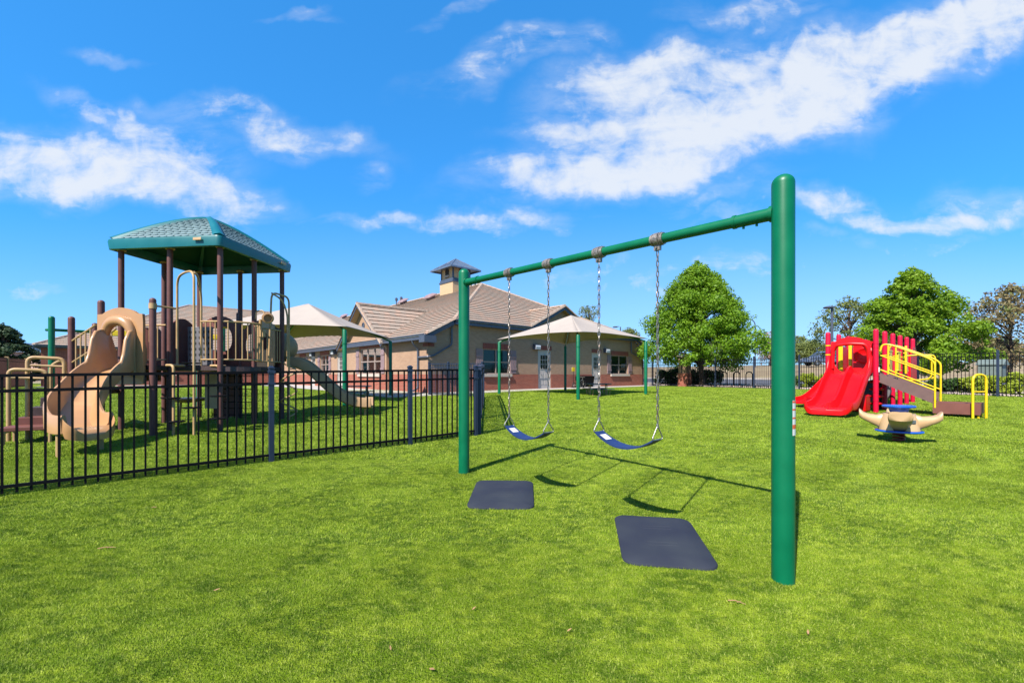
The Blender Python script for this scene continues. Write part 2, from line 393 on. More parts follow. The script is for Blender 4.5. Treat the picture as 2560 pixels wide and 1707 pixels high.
M['cream'] = mat('cream_siding', (.60, .41, .23), .7, var=.06)
M['seam'] = mat('standing_seam_metal', (.19, .24, .32), .35, .4, .1, 4)
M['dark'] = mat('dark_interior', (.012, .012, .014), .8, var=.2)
M['blind'] = mat('window_blind', (.33, .36, .31), .6, var=.1)
M['screen'] = mat('window_screen', (.13, .13, .145), .7, var=.1)
M['glass'] = glass_mat('window_glass', (.5, .62, .55))
M['lampglass'] = mat('lamp_glass', (.55, .58, .62), .25, var=.05)
M['tanbrick'] = brick_mat('tan_brick', (.45, .262, .155), (.54, .325, .198), (.45, .31, .22), bump=.12)
M['redbrick'] = brick_mat('red_brick', (.34, .060, .032), (.47, .11, .055), (.44, .25, .17), bias=-.1, bump=.15)
M['soldier'] = brick_mat('soldier_brick', (.33, .065, .04), (.26, .045, .03), (.36, .2, .15), bw=.067, bh=.3, ms=.006, offset=0)
M['tile'] = brick_mat('concrete_tile', (.43, .335, .26), (.56, .345, .24), (.23, .18, .15), bw=.33, bh=.40, ms=.006, offset=.5, bump=.4, rough=.9, bias=-.25)
M['bark'] = mat('bark', (.10, .065, .045), .9, var=.3, scale=10, bump=.6, bscale=30)
M['leafA'] = leaf_mat('broad_leaf_green', (.095, .20, .008), (.25, .385, .022), (.17, .30, .012), scale=2.2, transl=.5)
M['leafB'] = leaf_mat('broad_leaf_yellowish', (.105, .21, .008), (.29, .405, .025), (.19, .31, .014), scale=2.2, transl=.5)
M['leafC'] = leaf_mat('thin_brownish_leaf', (.20, .125, .07), (.17, .235, .05), (.22, .18, .075), scale=.9)
M['leafD'] = leaf_mat('dark_evergreen', (.02, .045, .018), (.07, .11, .05))
M['leafE'] = leaf_mat('olive_leaf', (.10, .12, .03), (.20, .24, .06))
M['leafF'] = leaf_mat('pinkish_bare_twigs', (.25, .15, .11), (.33, .22, .16))
M['shrub'] = leaf_mat('lime_shrub', (.20, .27, .02), (.42, .48, .04))
M['shrubd'] = leaf_mat('dark_shrub', (.02, .06, .012), (.09, .17, .03))
M['car'] = mat('slate_car_paint', (.11, .13, .19), .3, .1, .05, coat=.6)
M['cartyre'] = mat('tyre_rubber', (.02, .02, .02), .8)
M['carglass'] = mat('car_glass', (.015, .02, .03), .08, spec=.8)
M['drygrass'] = mat('dry_leaf_brown', (.40, .22, .10), .8, var=.2)
M['turf'] = turf_mat('turf_sheet', False)
M['grass'] = turf_mat('turf_blades', True)
M['pinkwall'] = mat('pink_stucco', (.50, .32, .27), .8)
M['utility'] = mat('utility_green', (.16, .20, .18), .6)

# ================================================================ GROUND
def sheet(name, rows, material, kind='structure', off=0.0):
    mb = MB(); n = len(rows[0])
    for r in rows: mb.v += [V((x, y, zg(x, y) + off)) for x, y in r]
    for j in range(len(rows) - 1):
        for i in range(n - 1): mb.f.append([j * n + i, j * n + i + 1, (j + 1) * n + i + 1, (j + 1) * n + i])
    return tag(mb.build(name, material, smooth=True, ang=80), kind=kind)
def steps(a, b, n): return [a + (b - a) * k / n for k in range(n + 1)]
xs = steps(-260, -60, 10)[:-1] + steps(-60, 80, 70)[:-1] + steps(80, 400, 16)
ys = steps(-40, 0, 4)[:-1] + steps(0, 90, 60)[:-1] + steps(90, 1200, 14)
sheet('ground', [[(x, y) for x in xs] for y in ys], M['dirt'], off=-.03)
def xr(y): return (27.0 - .62 * y) / .78
sheet('lawn', [[(x, y) for x in [-45 + (xr(y) + 45) * k / 60 for k in range(61)]] for y in steps(-6, 40, 90)], M['turf'])
# road parallel to the boundary fence, in (d, e) coordinates
def de(d, e): return (d * NRM[0] + e * NRM[1], d * NRM[1] - e * NRM[0])
sheet('asphalt_road', [[de(d, e) for e in steps(-120, 60, 60)] for d in steps(32.6, 50.0, 14)], M['asph'], off=.012)
def strip(name, d0, d1, material, h, e0=-120, e1=60):
    mb = MB(); es = steps(e0, e1, 60); rings = []
    for e in es:
        a = de(d0, e); b = de(d1, e); za = zg(*a); zb = zg(*b)
        rings.append([V((*a, za - .1)), V((*a, za + h)), V((*b, zb + h)), V((*b, zb - .1))])
    mb.loft(rings); return tag(mb.build(name, material, smooth=False), kind='structure')
strip('kerb', 50.0, 50.35, M['conc'], .16)
strip('kerb', 32.2, 32.6, M['conc'], .14)
strip('pavement', 30.3, 32.2, M['conc'], .10)
mb = MB()
for e in (-6, -3.2, -.4, 2.4, 5.2, 8, -40, -30, -20):
    a = de(36, e); b = de(41, e)
    mb.bar((*a, zg(*a) + .02), (*b, zg(*b) + .02), .12, .008)
tag(mb.build('parking_line', M['white'], smooth=False), kind='structure')

# real blades on the near lawn
def make_grass():
    rng = np.random.default_rng(3)
    def band(y0, y1, dens, w, h):
        k = 1.17 * 1.12
        area = k * (y1 ** 2 - y0 ** 2) + 3.6 * (y1 - y0); n = int(area * dens)
        y = np.sqrt(rng.random(n) * (y1 ** 2 - y0 ** 2) + y0 ** 2); x = (rng.random(n) * 2 - 1) * (y * k + 1.8)
        # keep the blades off the two rubber mats
        keep = np.ones(n, bool)
        for q in MATS:
            c = q['c']; dx = x - c[0]; dy = y - c[1]
            a = abs(dx * q['u'][0] + dy * q['u'][1]) < q['hu'] - .01; b = abs(dx * q['v'][0] + dy * q['v'][1]) < q['hv'] - .01
            keep &= ~(a & b)
        x = x[keep]; y = y[keep]; n = len(x)
        z = np.interp(y, [-10, 10, 14, 16, 19, 22], [-.273, .273, .372, .412, .472, .517])
        th = rng.random(n) * 2 * PI
        hh = h * (.55 + .7 * rng.random(n)); ww = w * (.7 + .6 * rng.random(n))
        # fibres lean together in soft patches
        la = 2.2 * np.sin(x * 2.1 + 1.3 * np.sin(y * 1.7)) + 1.9 * np.sin(y * 2.6 + 1.1 * np.sin(x * 2.3)) + rng.normal(0, 1.3, n)
        ln = hh * (.2 + .75 * rng.random(n)); lx = np.cos(la) * ln; ly = np.sin(la) * ln
        cx = np.cos(th) * ww / 2; cy = np.sin(th) * ww / 2
        v = np.empty((n, 3, 3))
        v[:, 0] = np.stack([x - cx, y - cy, z - .004], 1); v[:, 1] = np.stack([x + cx, y + cy, z - .004], 1)
        v[:, 2] = np.stack([x + lx, y + ly, z + hh], 1)
        return v.reshape(-1, 3)
    vs = np.concatenate([band(.9, 3.2, 36000, .0033, .013), band(3.2, 6, 14000, .0056, .016), band(6, 9.5, 3600, .011, .021), band(9.5, 15, 1300, .018, .022), band(15, 25, 650, .03, .024)])
    nv = len(vs); nf = nv // 3
    me = bpy.data.meshes.new('grass'); me.vertices.add(nv); me.loops.add(nv); me.polygons.add(nf)
    me.vertices.foreach_set('co', vs.astype(np.float32).ravel())
    me.loops.foreach_set('vertex_index', np.arange(nv, dtype=np.int32))
    me.polygons.foreach_set('loop_start', np.arange(0, nv, 3, dtype=np.int32))
    me.materials.append(M['grass']); me.update(); me.validate()
    o = bpy.data.objects.new('grass', me); COL.objects.link(o)
    tag(o, 'short bright green artificial turf blades covering the lawn', 'grass', kind='stuff')

# ================================================================ SWING MATS
MATS = []
def swing_mat(corners, label):
    c = [G(*p) for p in corners]
    ctr = sum(c, V()) / 4
    u = ((c[1] - c[0]) + (c[2] - c[3])) / 4; v = ((c[3] - c[0]) + (c[2] - c[1])) / 4
    hu, hv = u.length, v.length
    un = V((u.x, u.y, 0)).normalized(); vn = V((-un.y, un.x, 0))
    if vn.dot(V((v.x, v.y, 0))) < 0: vn = -vn
    MATS.append(dict(c=ctr, u=un, v=vn, hu=hu, hv=hv))
    t = empty('swing_mat', ctr, label, 'rubber mat', 'rubber wear mats in front of the swings')
    def ring(ins, h, r=.10, n=6):
        out = []
        for (sx, sy, a0) in ((1, 1, 0), (-1, 1, 90), (-1, -1, 180), (1, -1, 270)):
            for k in range(n + 1):
                a = R(a0 + 90 * k / n); rr = max(.01, r - ins)
                x = sx * (hu - ins - rr) + rr * math.cos(a); y = sy * (hv - ins - rr) + rr * math.sin(a)
                w = ctr + un * x + vn * y; out.append(V((w.x, w.y, zg(w.x, w.y) + h)))
        return out
    m = MB(); m.loft([ring(0, -.01), ring(0, .012), ring(.008, .018), ring(.10, .034), ring(.14, .036)])
    m.build('mat_body', M['mat'], t, ang=60)
    # the low raised ribs moulded into the worn middle
    for k in range(-3, 4):
        m = MB()
        if abs(k) < 2: continue
        y = k / 3 * (hv - .28)
        pts = [ctr + un * x + vn * (y + .012 * math.sin(x * 6 + k)) for x in steps(-hu + .2, hu - .2, 10)]
        m.tube([V((p.x, p.y, zg(p.x, p.y) + .0345)) for p in pts], .004, 6)
        m.build('raised_rib', M['mat'], t)
swing_mat([(1187, 1204), (1329, 1204), (1340, 1275), (1172, 1271)], 'smaller looking dark rubber mat on the turf by the far green swing post')
swing_mat([(1535, 1292.6), (1720, 1298), (1806, 1434), (1557, 1407)], 'dark rubber mat on the turf nearest the thick near green swing post')
make_grass()

# ================================================================ SWING FRAME
pn = V((1.657, 2.677, zg(1.657, 2.677))); pf = V((-.58, 5.295, zg(-.58, 5.295)))
bn = V((pn.x, pn.y, 2.325)); bf = V((pf.x, pf.y, 2.437))
bd = (bn - bf).normalized(); bperp = V((bd.y, -bd.x, 0)).normalized()
fr = empty('swing_set', pn, 'tall green two-post steel swing frame with one long top beam', 'swing frame')
def domed_post(m, base, top_z, r, n=24, sink=.15):
    h = top_z - base.z
    prof = [(r, -sink), (r, h - r * .9)] + [(r * math.cos(a), h - r * .9 + r * .9 * math.sin(a)) for a in steps(.2, PI / 2, 6)]
    m.lathe(base, prof, n)
for base, topz in ((pn, 1.33 + (936 - 437) * 2.677 / F), (pf, 1.33 + (936 - 672) * 5.295 / F)):
    m = MB(); domed_post(m, base, topz, .0635 if base is pn else .066, 32); m.build('post', M['green'], fr, ang=50)
m = MB(); m.tube([bf + bd * .02, bn - bd * .02], .036, 20); m.build('beam', M['green'], fr)
for end, s in ((bf, 1), (bn, -1)):
    m = MB(); a = end + bd * s * .05
    m.tube([a, a + bd * s * .24], .0405, 20)
    m.tube([a + bd * s * .225, a + bd * s * .245], .044, 20)
    for k in (.1, .18):
        c = a + bd * s * k; m.tube([c - V((0, 0, .036)), c - V((0, 0, .056))], .008, 6)
    m.build('beam_sleeve', M['green'], fr)
for base, end, s in ((pf, bf, 1), (pn, bn, -1)):
    m = MB(); m.tube([end - bd * .005 * s + bd * s * .055, end + bd * s * .072], .050, 20); m.build('weld_collar', M['green'], fr)
T = [.246, .4155, .5918, .753]
BL = (bn - bf).length
for t in T:
    c = bf + (bn - bf) * t
    m = MB()
    m.tube([c - bd * .048, c - bd * .02], .043, 20); m.tube([c - bd * .018, c + bd * .022], .050, 20); m.tube([c + bd * .026, c + bd * .054], .045, 20)
    m.tube([c - bd * .035, c - bd * .028], .047, 20); m.tube([c + bd * .03, c + bd * .038], .050, 20)
    m.box(c - V((0, 0, .062)), (.05, .028, .04), (bd, bperp, bd.cross(bperp)))
    m.tube([c - V((0, 0, .065)) - bperp * .03, c - V((0, 0, .065)) + bperp * .03], .009, 8)
    m.build('hanger', M['cast'], fr)
# warning label wrapped on the right side of the near post
wl_ = None
for (z0, z1, kind) in ((.965, 1.175, 'w'), (1.005, 1.03, 'o'), (1.065, 1.075, 'o'), (1.115, 1.125, 'o'), (1.16, 1.172, 'o')):
    mb = MB(); rr_ = .0648 if kind == 'w' else .0654
    ring = [V((pn.x, pn.y, 0)) + V((math.cos(R(a)), math.sin(R(a)), 0)) * rr_ for a in steps(-74, -8, 8)]
    for k in range(8): mb.poly([ring[k] + V((0, 0, z0)), ring[k + 1] + V((0, 0, z0)), ring[k + 1] + V((0, 0, z1)), ring[k] + V((0, 0, z1))])
    if kind == 'w': wl_ = mb.build('warning_label', M['white'], fr)
    else: mb.build('orange_band', M['orange'], wl_)

def link(m, c, down, side, L=.046, W=.024, r=.0042):
    pts = []
    for k in range(12):
        a = 2 * PI * k / 12
        x = math.cos(a) * (W / 2 - r); y = math.sin(a) * (W / 2 - r) + (L / 2 - W / 2) * (1 if math.sin(a) > .01 else -1 if math.sin(a) < -.01 else 0)
        pts.append(c + side * x + down * y)
    pts.append(pts[0]); pts.append(pts[1])
    m.tube(pts, r, 5, cap=False)
def make_swing(i0, i1, zl, zr, label):
    a = bf + (bn - bf) * T[i0]; b = bf + (bn - bf) * T[i1]
    t = empty('swing', V(((a.x + b.x) / 2, (a.y + b.y) / 2, zg((a.x + b.x) / 2, (a.y + b.y) / 2))), label, 'swing', 'belt swings hanging from the green beam')
    for ci, (top, zs) in enumerate(((a, zl), (b, zr))):
        m = MB(); z = top.z - .085; zend = zs + .105; L = .0385; k = 0; n = int((z - zend) / L)
        L = (z - zend) / n; tw = random.random() * 2
        while k < n:
            c = V((top.x, top.y, z - (k + .5) * L))
            ang = (k % 2) * PI / 2 + tw + .15 * math.sin(k * .3 + i0)
            if i0 == 2 and ci == 0 and n * .80 < k < n * .9:
                ang += 1.1 * (k - n * .8); c += bd * .01 * math.sin(k * 2.1)
            link(m, c, V((0, 0, -1)), V((math.cos(ang), math.sin(ang), 0)), L=L + .012)
            k += 1
        m.build('chain', M['chain'], t)
        m = MB(); e = V((top.x, top.y, zs)); w = .066
        p0 = e + V((0, 0, .105)); pts = fillet([p0, e - bperp * w + V((0, 0, .02)), e - bperp * w * 1.02, e + bperp * w * 1.02, e + bperp * w + V((0, 0, .02)), p0], .022, 5)
        m.tube(pts, .0048, 8); m.lathe(p0 - V((0, 0, .012)), [(.009, -.004), (.011, .012), (.009, .026)], 8)
        m.build('seat_triangle', M['steel'], t)
    m = MB(); A = V((a.x, a.y, zl)); B = V((b.x, b.y, zr)); n = 20; rings = []
    for k in range(n + 1):
        s = k / n; c = A + (B - A) * s; sag = -.095 * (1 - (2 * s - 1) ** 2)
        w = .058 + .018 * math.sin(PI * s); dz = V((0, 0, sag)); th = .006
        rings.append([c + dz - bperp * w + V((0, 0, -th)), c + dz + bperp * w + V((0, 0, -th)), c + dz + bperp * w + V((0, 0, th)), c + dz + V((0, 0, th * .8)), c + dz - bperp * w + V((0, 0, th))])
    m.loft(rings); st = m.build('seat', M['blueseat'], t, ang=50)
    m = MB(); q = []
    for s in (.07, .19):
        c = A + (B - A) * s + V((0, 0, -.095 * (1 - (2 * s - 1) ** 2) + .0072)); q += [c - bperp * .04, c + bperp * .04]
    m.poly([q[0], q[2], q[3], q[1]]); m.build('seat_label', M['white'], st)
make_swing(0, 1, .785, .775, 'blue belt swing on chains hanging nearer the far green post')
make_swing(2, 3, .842, .836, 'blue belt swing on chains hanging nearer the thick near green post')

# ================================================================ FENCES
def fence(name, pts, H, label, cat, group=None, sp=.1, pick=.019, post=.063, postH=None, rails=(0, .155), rail=.032, postmat='bluepost', pickmat='black', pts_end=True, spear=False, fm=3, clamp=False, bottom=True, botz=.09):
    "pts: list of post positions (x, y) in order"
    base = V((*pts[0], zg(*pts[0])))
    t = empty(name, base, label, cat, group)
    for k in range(len(pts) - 1):
        pk = MB()
        a = V((*pts[k], 0)); b = V((*pts[k + 1], 0)); L = (b - a).length; d = (b - a) / L
        za = zg(a.x, a.y); zb = zg(b.x, b.y)
        for r in rails: MB().bar(a + V((0, 0, za + H - r)), b + V((0, 0, zb + H - r)), rail, rail * 1.0).build('rail', M[pickmat], t, smooth=False)
        if bottom: MB().bar(a + V((0, 0, za + botz)), b + V((0, 0, zb + botz)), rail, rail).build('rail', M[pickmat], t, smooth=False)
        n = max(2, round(L / sp)); side = V((-d.y, d.x, 0))
        for j in range(1, n):
            s = j / n; c = a + (b - a) * s; zz = za + (zb - za) * s
            top = H - .004 if not spear else H + .10
            pk.box(c + V((0, 0, zz + top / 2 + .012)), (pick, pick, top - .02), (d, side, V((0, 0, 1))))
        pk.build('picket_panel', M[pickmat], t, smooth=False)
    for k, p in enumerate(pts):
        z = zg(*p); d = V((*pts[min(k + 1, len(pts) - 1)], 0)) - V((*pts[max(k - 1, 0)], 0)); d.normalize(); side = V((-d.y, d.x, 0))
        m = MB(); h = (postH or H + .05)
        m.box((p[0], p[1], z + h / 2 - .05), (post, post, h + .1), (d, side, V((0, 0, 1))))
        q = h
        m.box((p[0], p[1], z + q + .006), (post + .012, post + .012, .02), (d, side, V((0, 0, 1))))
        m.loft([[V((p[0], p[1], z + q + .016)) + d * sx * post * .5 + side * sy * post * .5 for sx, sy in ((-1, -1), (1, -1), (1, 1), (-1, 1))],
                [V((p[0], p[1], z + q + .034)) + d * sx * post * .25 + side * sy * post * .25 for sx, sy in ((-1, -1), (1, -1), (1, 1), (-1, 1))]])
        if clamp:
            for r in rails:
                m.box((p[0], p[1], z + H - r), (post + .03, post + .012, .036), (d, side, V((0, 0, 1))))
                for s in (-1, 1): m.tube([V((p[0], p[1], z + H - r)) + d * s * .036 - side * .04, V((p[0], p[1], z + H - r)) + d * s * .036 + side * .04], .007, 6)
        m.build('post', M[postmat], t, smooth=False, bevel=.004 if post > .05 and clamp else 0)
    return t
fl = [(-8.05, 1.93), (-5.62, 3.92), (-3.23, 5.88), (-1.66, 7.13), (-.66, 7.98)]
fence('picket_fence', fl, 1.20, 'black metal picket fence crossing the turf in front of the tan play structure', 'fence', clamp=True)
fence('picket_fence', [(-.60, 8.10), (-.74, 10.4), (-.86, 12.8), (-1.0, 15.2), (-1.1, 17.0)], 1.20, 'black metal picket fence running back from the swing to the building corner', 'fence', clamp=True)
fence('fence_gate', [(-1.16, 17.1), (-2.62, 18.0), (-3.5, 18.55)], 1.32, 'dark blue gate section with latch in front of the building corner', 'gate', sp=.085, pick=.02, post=.07, pickmat='bluepost', bottom=True)
def fd(px):  # boundary fence position seen at this picture column
    k = (px - HX) / F; s = (k * 33 - 9.9) / (9.7 + k * 15.4)
    return (9.9 + 9.7 * s, 33 - 15.4 * s)
bp = []
p0 = V((9.75, 32.6)); p1 = V((19.6, 17.6)); dd = (p1 - p0).normalized()
bp.append(tuple(p0))
for k in range(0, 13): bp.append(tuple(p0 + dd * (.88 + 2.43 * k)))
fence('boundary_fence', bp[:8], 1.78, 'tall black spiked fence under the big round tree beside the building', 'fence', 'boundary fences along the lawn', sp=.115, pick=.022, post=.075, rails=(.12, .32), rail=.03, spear=False, postH=1.83, botz=.14)
fence('boundary_fence', bp[7:], 1.78, 'tall black fence behind the red play structure and yellow shrubs', 'fence', 'boundary fences along the lawn', sp=.115, pick=.022, post=.075, rails=(.02, .17), rail=.03, postH=1.83, botz=.14)
fence('side_fence', [(-24.6, 19.2), (-27.0, 22.4), (-29.3, 25.4), (-31.5, 28.4)], 1.75, 'dark brown fence with tan posts at the left edge of the yard', 'fence', sp=.12, pick=.05, post=.16, postmat='tanmetal', pickmat='brown')

# cobbles at the boundary fence foot
def rocks():
    rng = random.Random(5); m = MB()
    p0 = V((10.2, 32.1)); 
    for k in range(1100):
        s = rng.random() * 32; w = rng.uniform(.15, .75)
        q = p0 + dd * s + V((.84, .54)) * w * 1.0
        r = rng.uniform(.04, .10); c = V((q.x, q.y, zg(q.x, q.y) + r * .35)); a = rng.random() * 6
        rings = []
        for h, f in ((-.5, .8), (0, 1), (.45, .75), (.62, .3)):
            rings.append([c + V((math.cos(a + j * PI / 3) * r * f * (1.3 if j % 3 else .9), math.sin(a + j * PI / 3) * r * f, h * r)) for j in range(6)])
        m.loft(rings)
    tag(m.build('cobbles', M['rock'], ang=70), 'pinkish river cobbles along the foot of the boundary fence', 'cobbles', kind='stuff')
rocks()

# ================================================================ BUILDING
C0 = V((-3.78, 19.67, .536)); BU = V((.7387, .674, 0)); BV = V((-.674, .7387, 0)); UZ = V((0, 0, 1))
def Bl(a, b, z): return V((C0.x, C0.y, 0)) + BU * a + BV * b + UZ * z
def onA(px, py, b=0):   # point on wall plane b=const -> (a, z)
    k = (px - HX) / F; x0 = C0.x + BV.x * b; y0 = C0.y + BV.y * b
    a = (k * y0 - x0) / (BU.x - k * BU.y); Z = y0 + BU.y * a; return a, E + (HY - py) / F * Z
def onB(px, py, a=0):
    k = (px - HX) / F; x0 = C0.x + BU.x * a; y0 = C0.y + BU.y * a
    b = (k * y0 - x0) / (BV.x - k * BV.y); Z = y0 + BV.y * b; return b, E + (HY - py) / F * Z
bld = empty('brick_building', C0, 'long single storey tan and red brick building with tiled hip roofs', 'building')
def uvw(p, n):
    q = p - C0
    nn = V((n.x, n.y, n.z))
    if abs(nn.dot(BU)) > abs(nn.dot(BV)): return (q.dot(BV) + 3.3, q.z)
    return (q.dot(BU), q.z)
ZB = .536; ZT = 1.33
def wall(axis, c, s0, s1, z0, z1, opens, outward, material, name='wall', depth=.14, proud=0, parent=bld):
    """axis 'A': runs along a at b=c; axis 'B': runs along b at a=c. opens: (s0,s1,z0,z1). outward: sign of the normal."""
    pt = (lambda s, z, o=0: Bl(s, c + outward * (proud + o), z)) if axis == 'A' else (lambda s, z, o=0: Bl(c + outward * (proud + o), s, z))
    ss = sorted(set([s0, s1] + [v for o in opens for v in o[:2] if s0 < v < s1])); zz = sorted(set([z0, z1] + [v for o in opens for v in o[2:] if z0 < v < z1]))
    m = MB()
    for i in range(len(ss) - 1):
        for j in range(len(zz) - 1):
            cs = (ss[i] + ss[i + 1]) / 2; cz = (zz[j] + zz[j + 1]) / 2
            if any(o[0] < cs < o[1] and o[2] < cz < o[3] for o in opens): continue
            m.poly([pt(ss[i], zz[j]), pt(ss[i + 1], zz[j]), pt(ss[i + 1], zz[j + 1]), pt(ss[i], zz[j + 1])])
    d = -depth - proud
    for o in opens:
        a0, a1, b0, b1 = max(o[0], s0), min(o[1], s1), max(o[2], z0), min(o[3], z1)
        if a1 <= a0 or b1 <= b0: continue
        m.poly([pt(a0, b0), pt(a0, b1), pt(a0, b1, d), pt(a0, b0, d)]); m.poly([pt(a1, b0), pt(a1, b1), pt(a1, b1, d), pt(a1, b0, d)])
        if o[3] <= z1: m.poly([pt(a0, b1), pt(a1, b1), pt(a1, b1, d), pt(a0, b1, d)])
        if o[2] >= z0: m.poly([pt(a0, b0), pt(a1, b0), pt(a1, b0, d), pt(a0, b0, d)])
    if proud:
        m.poly([pt(s0, z1), pt(s1, z1), pt(s1, z1, -proud), pt(s0, z1, -proud)])
        for e in (s0, s1): m.poly([pt(e, z0), pt(e, z1), pt(e, z1, -proud), pt(e, z0, -proud)])
    return m.build(name, material, parent, smooth=False, uvf=uvw)
def placer(axis, c, outward):
    if axis == 'A': return (lambda s, z, o=0: Bl(s, c + outward * o, z)), BU, BV * outward
    return (lambda s, z, o=0: Bl(c + outward * o, s, z)), BV, BU * outward
def pbox(m, pt, dirs, s0, s1, z0, z1, o0, o1):
    c = (pt(s0, z0, o0) + pt(s1, z1, o1)) / 2
    m.box(c, (abs(s1 - s0), abs(o1 - o0), abs(z1 - z0)), (dirs[0], dirs[1], UZ)); return m
def window(axis, c, out, s0, s1, z0, z1, cols=2, split=.5, blinds=True, shutters=True, sill=True, lintel=True, dark=False, shw=.36):
    pt, du, dn = placer(axis, c, out); D = (du, dn)
    m = MB(); fw = .05
    for a, b in ((s0, s0 + fw), (s1 - fw, s1)): pbox(m, pt, D, a, b, z0, z1, -.12, -.05)
    zs = z0 + (z1 - z0) * split
    for a, b in ((z0, z0 + fw), (z1 - fw, z1), (zs - .03, zs + .03)): pbox(m, pt, D, s0 + fw, s1 - fw, a, b, -.118, -.048)
    for k in range(1, cols):
        s = s0 + (s1 - s0) * k / cols
        pbox(m, pt, D, s - .03, s + .03, z0 + fw, zs - .03, -.116, -.05); pbox(m, pt, D, s - .03, s + .03, zs + .03, z1 - fw, -.116, -.05)
    w = m.build('window', M['mullion'], bld, smooth=False)
    m = MB(); m.poly([pt(s0, z0, -.09), pt(s1, z0, -.09), pt(s1, z1, -.09), pt(s0, z1, -.09)]); m.build('pane', M['glass'], w, smooth=False)
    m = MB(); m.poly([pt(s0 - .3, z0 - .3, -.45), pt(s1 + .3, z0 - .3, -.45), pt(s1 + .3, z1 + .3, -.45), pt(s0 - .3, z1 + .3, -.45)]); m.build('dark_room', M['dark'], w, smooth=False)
    if blinds:
        m = MB(); z = zs + .05
        while z < z1 - .03:
            m.box(pt((s0 + s1) / 2, z, -.17), (s1 - s0 - .08, .045, .006), (du, (dn * .8 + UZ * .6).normalized(), (UZ * .8 - dn * .6).normalized())); z += .052
        m.build('blinds', M['blind'], w, smooth=False)
        m = MB(); m.poly([pt(s0 + .03, z0, -.105), pt(s1 - .03, z0, -.105), pt(s1 - .03, zs, -.105), pt(s0 + .03, zs, -.105)]); m.build('screen', M['screen'], w, smooth=False)
    if shutters:
        for a, b in ((s0 - .06 - shw, s0 - .06), (s1 + .06, s1 + .06 + shw)):
            m = MB(); pbox(m, pt, D, a, b, z0 + .03, z1 - .03, .0, .04)
            pbox(m, pt, D, a - .01, b + .01, z1 - .42, z1 - .30, .04, .065); pbox(m, pt, D, a - .01, b + .01, z0 + .2, z0 + .32, .04, .065)
            for k in (.33, .66): pbox(m, pt, D, a + (b - a) * k - .004, a + (b - a) * k + .004, z0 + .33, z1 - .43, .04, .046)
            m.build('shutter', M['shutter'], bld, smooth=False)
    if sill:
        m = MB(); pbox(m, pt, D, s0 - .12, s1 + .12, z0 - .15, z0 - .002, -.10, .11); m.build('sill', M['stone'], w, smooth=False, bevel=.01)
    if lintel: lintel_(pt, D, s0 - .02, s1 + .02, z1 + .002)
def lintel_(pt, D, s0, s1, z1, h=.28):
    m = MB(); pbox(m, pt, D, s0, s1, z1, z1 + h, -.1, .035)
    m.build('lintel', M['soldier'], bld, smooth=False, uvf=lambda p, n: ((p - C0).dot(BU) + (p - C0).dot(BV), (p.z - z1)))
def door(axis, c, out, s0, s1, z0, z1, glass=True, hinge_right=True):
    pt, du, dn = placer(axis, c, out); D = (du, dn)
    m = MB(); pbox(m, pt, D, s0 + .06, s1 - .06, z0 + .01, z1 - .06, -.10, -.055)
    gz0, gz1 = z0 + 1.10, z1 - .28; gs0, gs1 = s0 + .24, s1 - .24
    for a, b in ((s0 + .22, (s0 + s1) / 2 - .04), ((s0 + s1) / 2 + .04, s1 - .22)):   # raised panels
        pbox(m, pt, D, a, b, z0 + .22, z0 + .88, -.056, -.045)
    d = m.build('door', M['door'], bld, smooth=False, bevel=.006)
    m = MB(); pbox(m, pt, D, s0, s0 + .06, z0, z1, -.13, -.02); pbox(m, pt, D, s1 - .06, s1, z0, z1, -.13, -.02); pbox(m, pt, D, s0 + .06, s1 - .06, z1 - .06, z1, -.128, -.022)
    m.build('frame', M['door'], d, smooth=False)
    if glass:
        m = MB(); pbox(m, pt, D, gs0, gs1, gz0, gz1, -.07, -.05); m.build('pane', M['carglass'], d, smooth=False)
        m = MB()
        for k in range(4):
            s = gs0 + (gs1 - gs0) * k / 3; pbox(m, pt, D, s - .012, s + .012, gz0, gz1, -.05, -.042)
        for k in range(4):
            z = gz0 + (gz1 - gz0) * k / 3; pbox(m, pt, D, gs0, gs1, z - .012, z + .012, -.05, -.04)
        m.build('glazing_bars', M['door'], d, smooth=False)
    m = MB(); q = pt(s0 + .12, z0 + .98, -.05); m.lathe(q, [(.028, 0), (.028, .012), (.011, .018), (.011, .04), (.026, .05), (.022, .075)], 10, dn); m.build('handle', M['steel'], d)
def wall_lamp(axis, c, out, s, z):
    pt, du, dn = placer(axis, c, out); D = (du, dn); m = MB()
    pr = [(.0, .17), (.22, .13), (.25, .02), (.22, -.13), (0, -.13)]
    m.extr([pt(s - .2, z + q, p) for p, q in pr], du * .4)
    l = m.build('wall_lamp', M['trim'], bld, smooth=False)
    m = MB(); m.poly([pt(s - .19, z + .06, .245), pt(s + .19, z + .06, .245), pt(s + .19, z - .12, .23), pt(s - .19, z - .12, .23)])
    m.extr([pt(s - .185, z + .10, .236), pt(s - .185, z - .12, .232), pt(s - .185, z - .12, .25), pt(s - .185, z + .02, .268)], du * .37)
    m.build('lens', M['lampglass'], l, smooth=False)

EA, EL, AW = 3.90, 3.12, 17.9   # eave heights over the right wall / the left wall, length of the right wall
PITCH = .5
RA, RBAP, RZ = 8.95, 7.45, 7.78   # ridge position, hip apex, ridge height
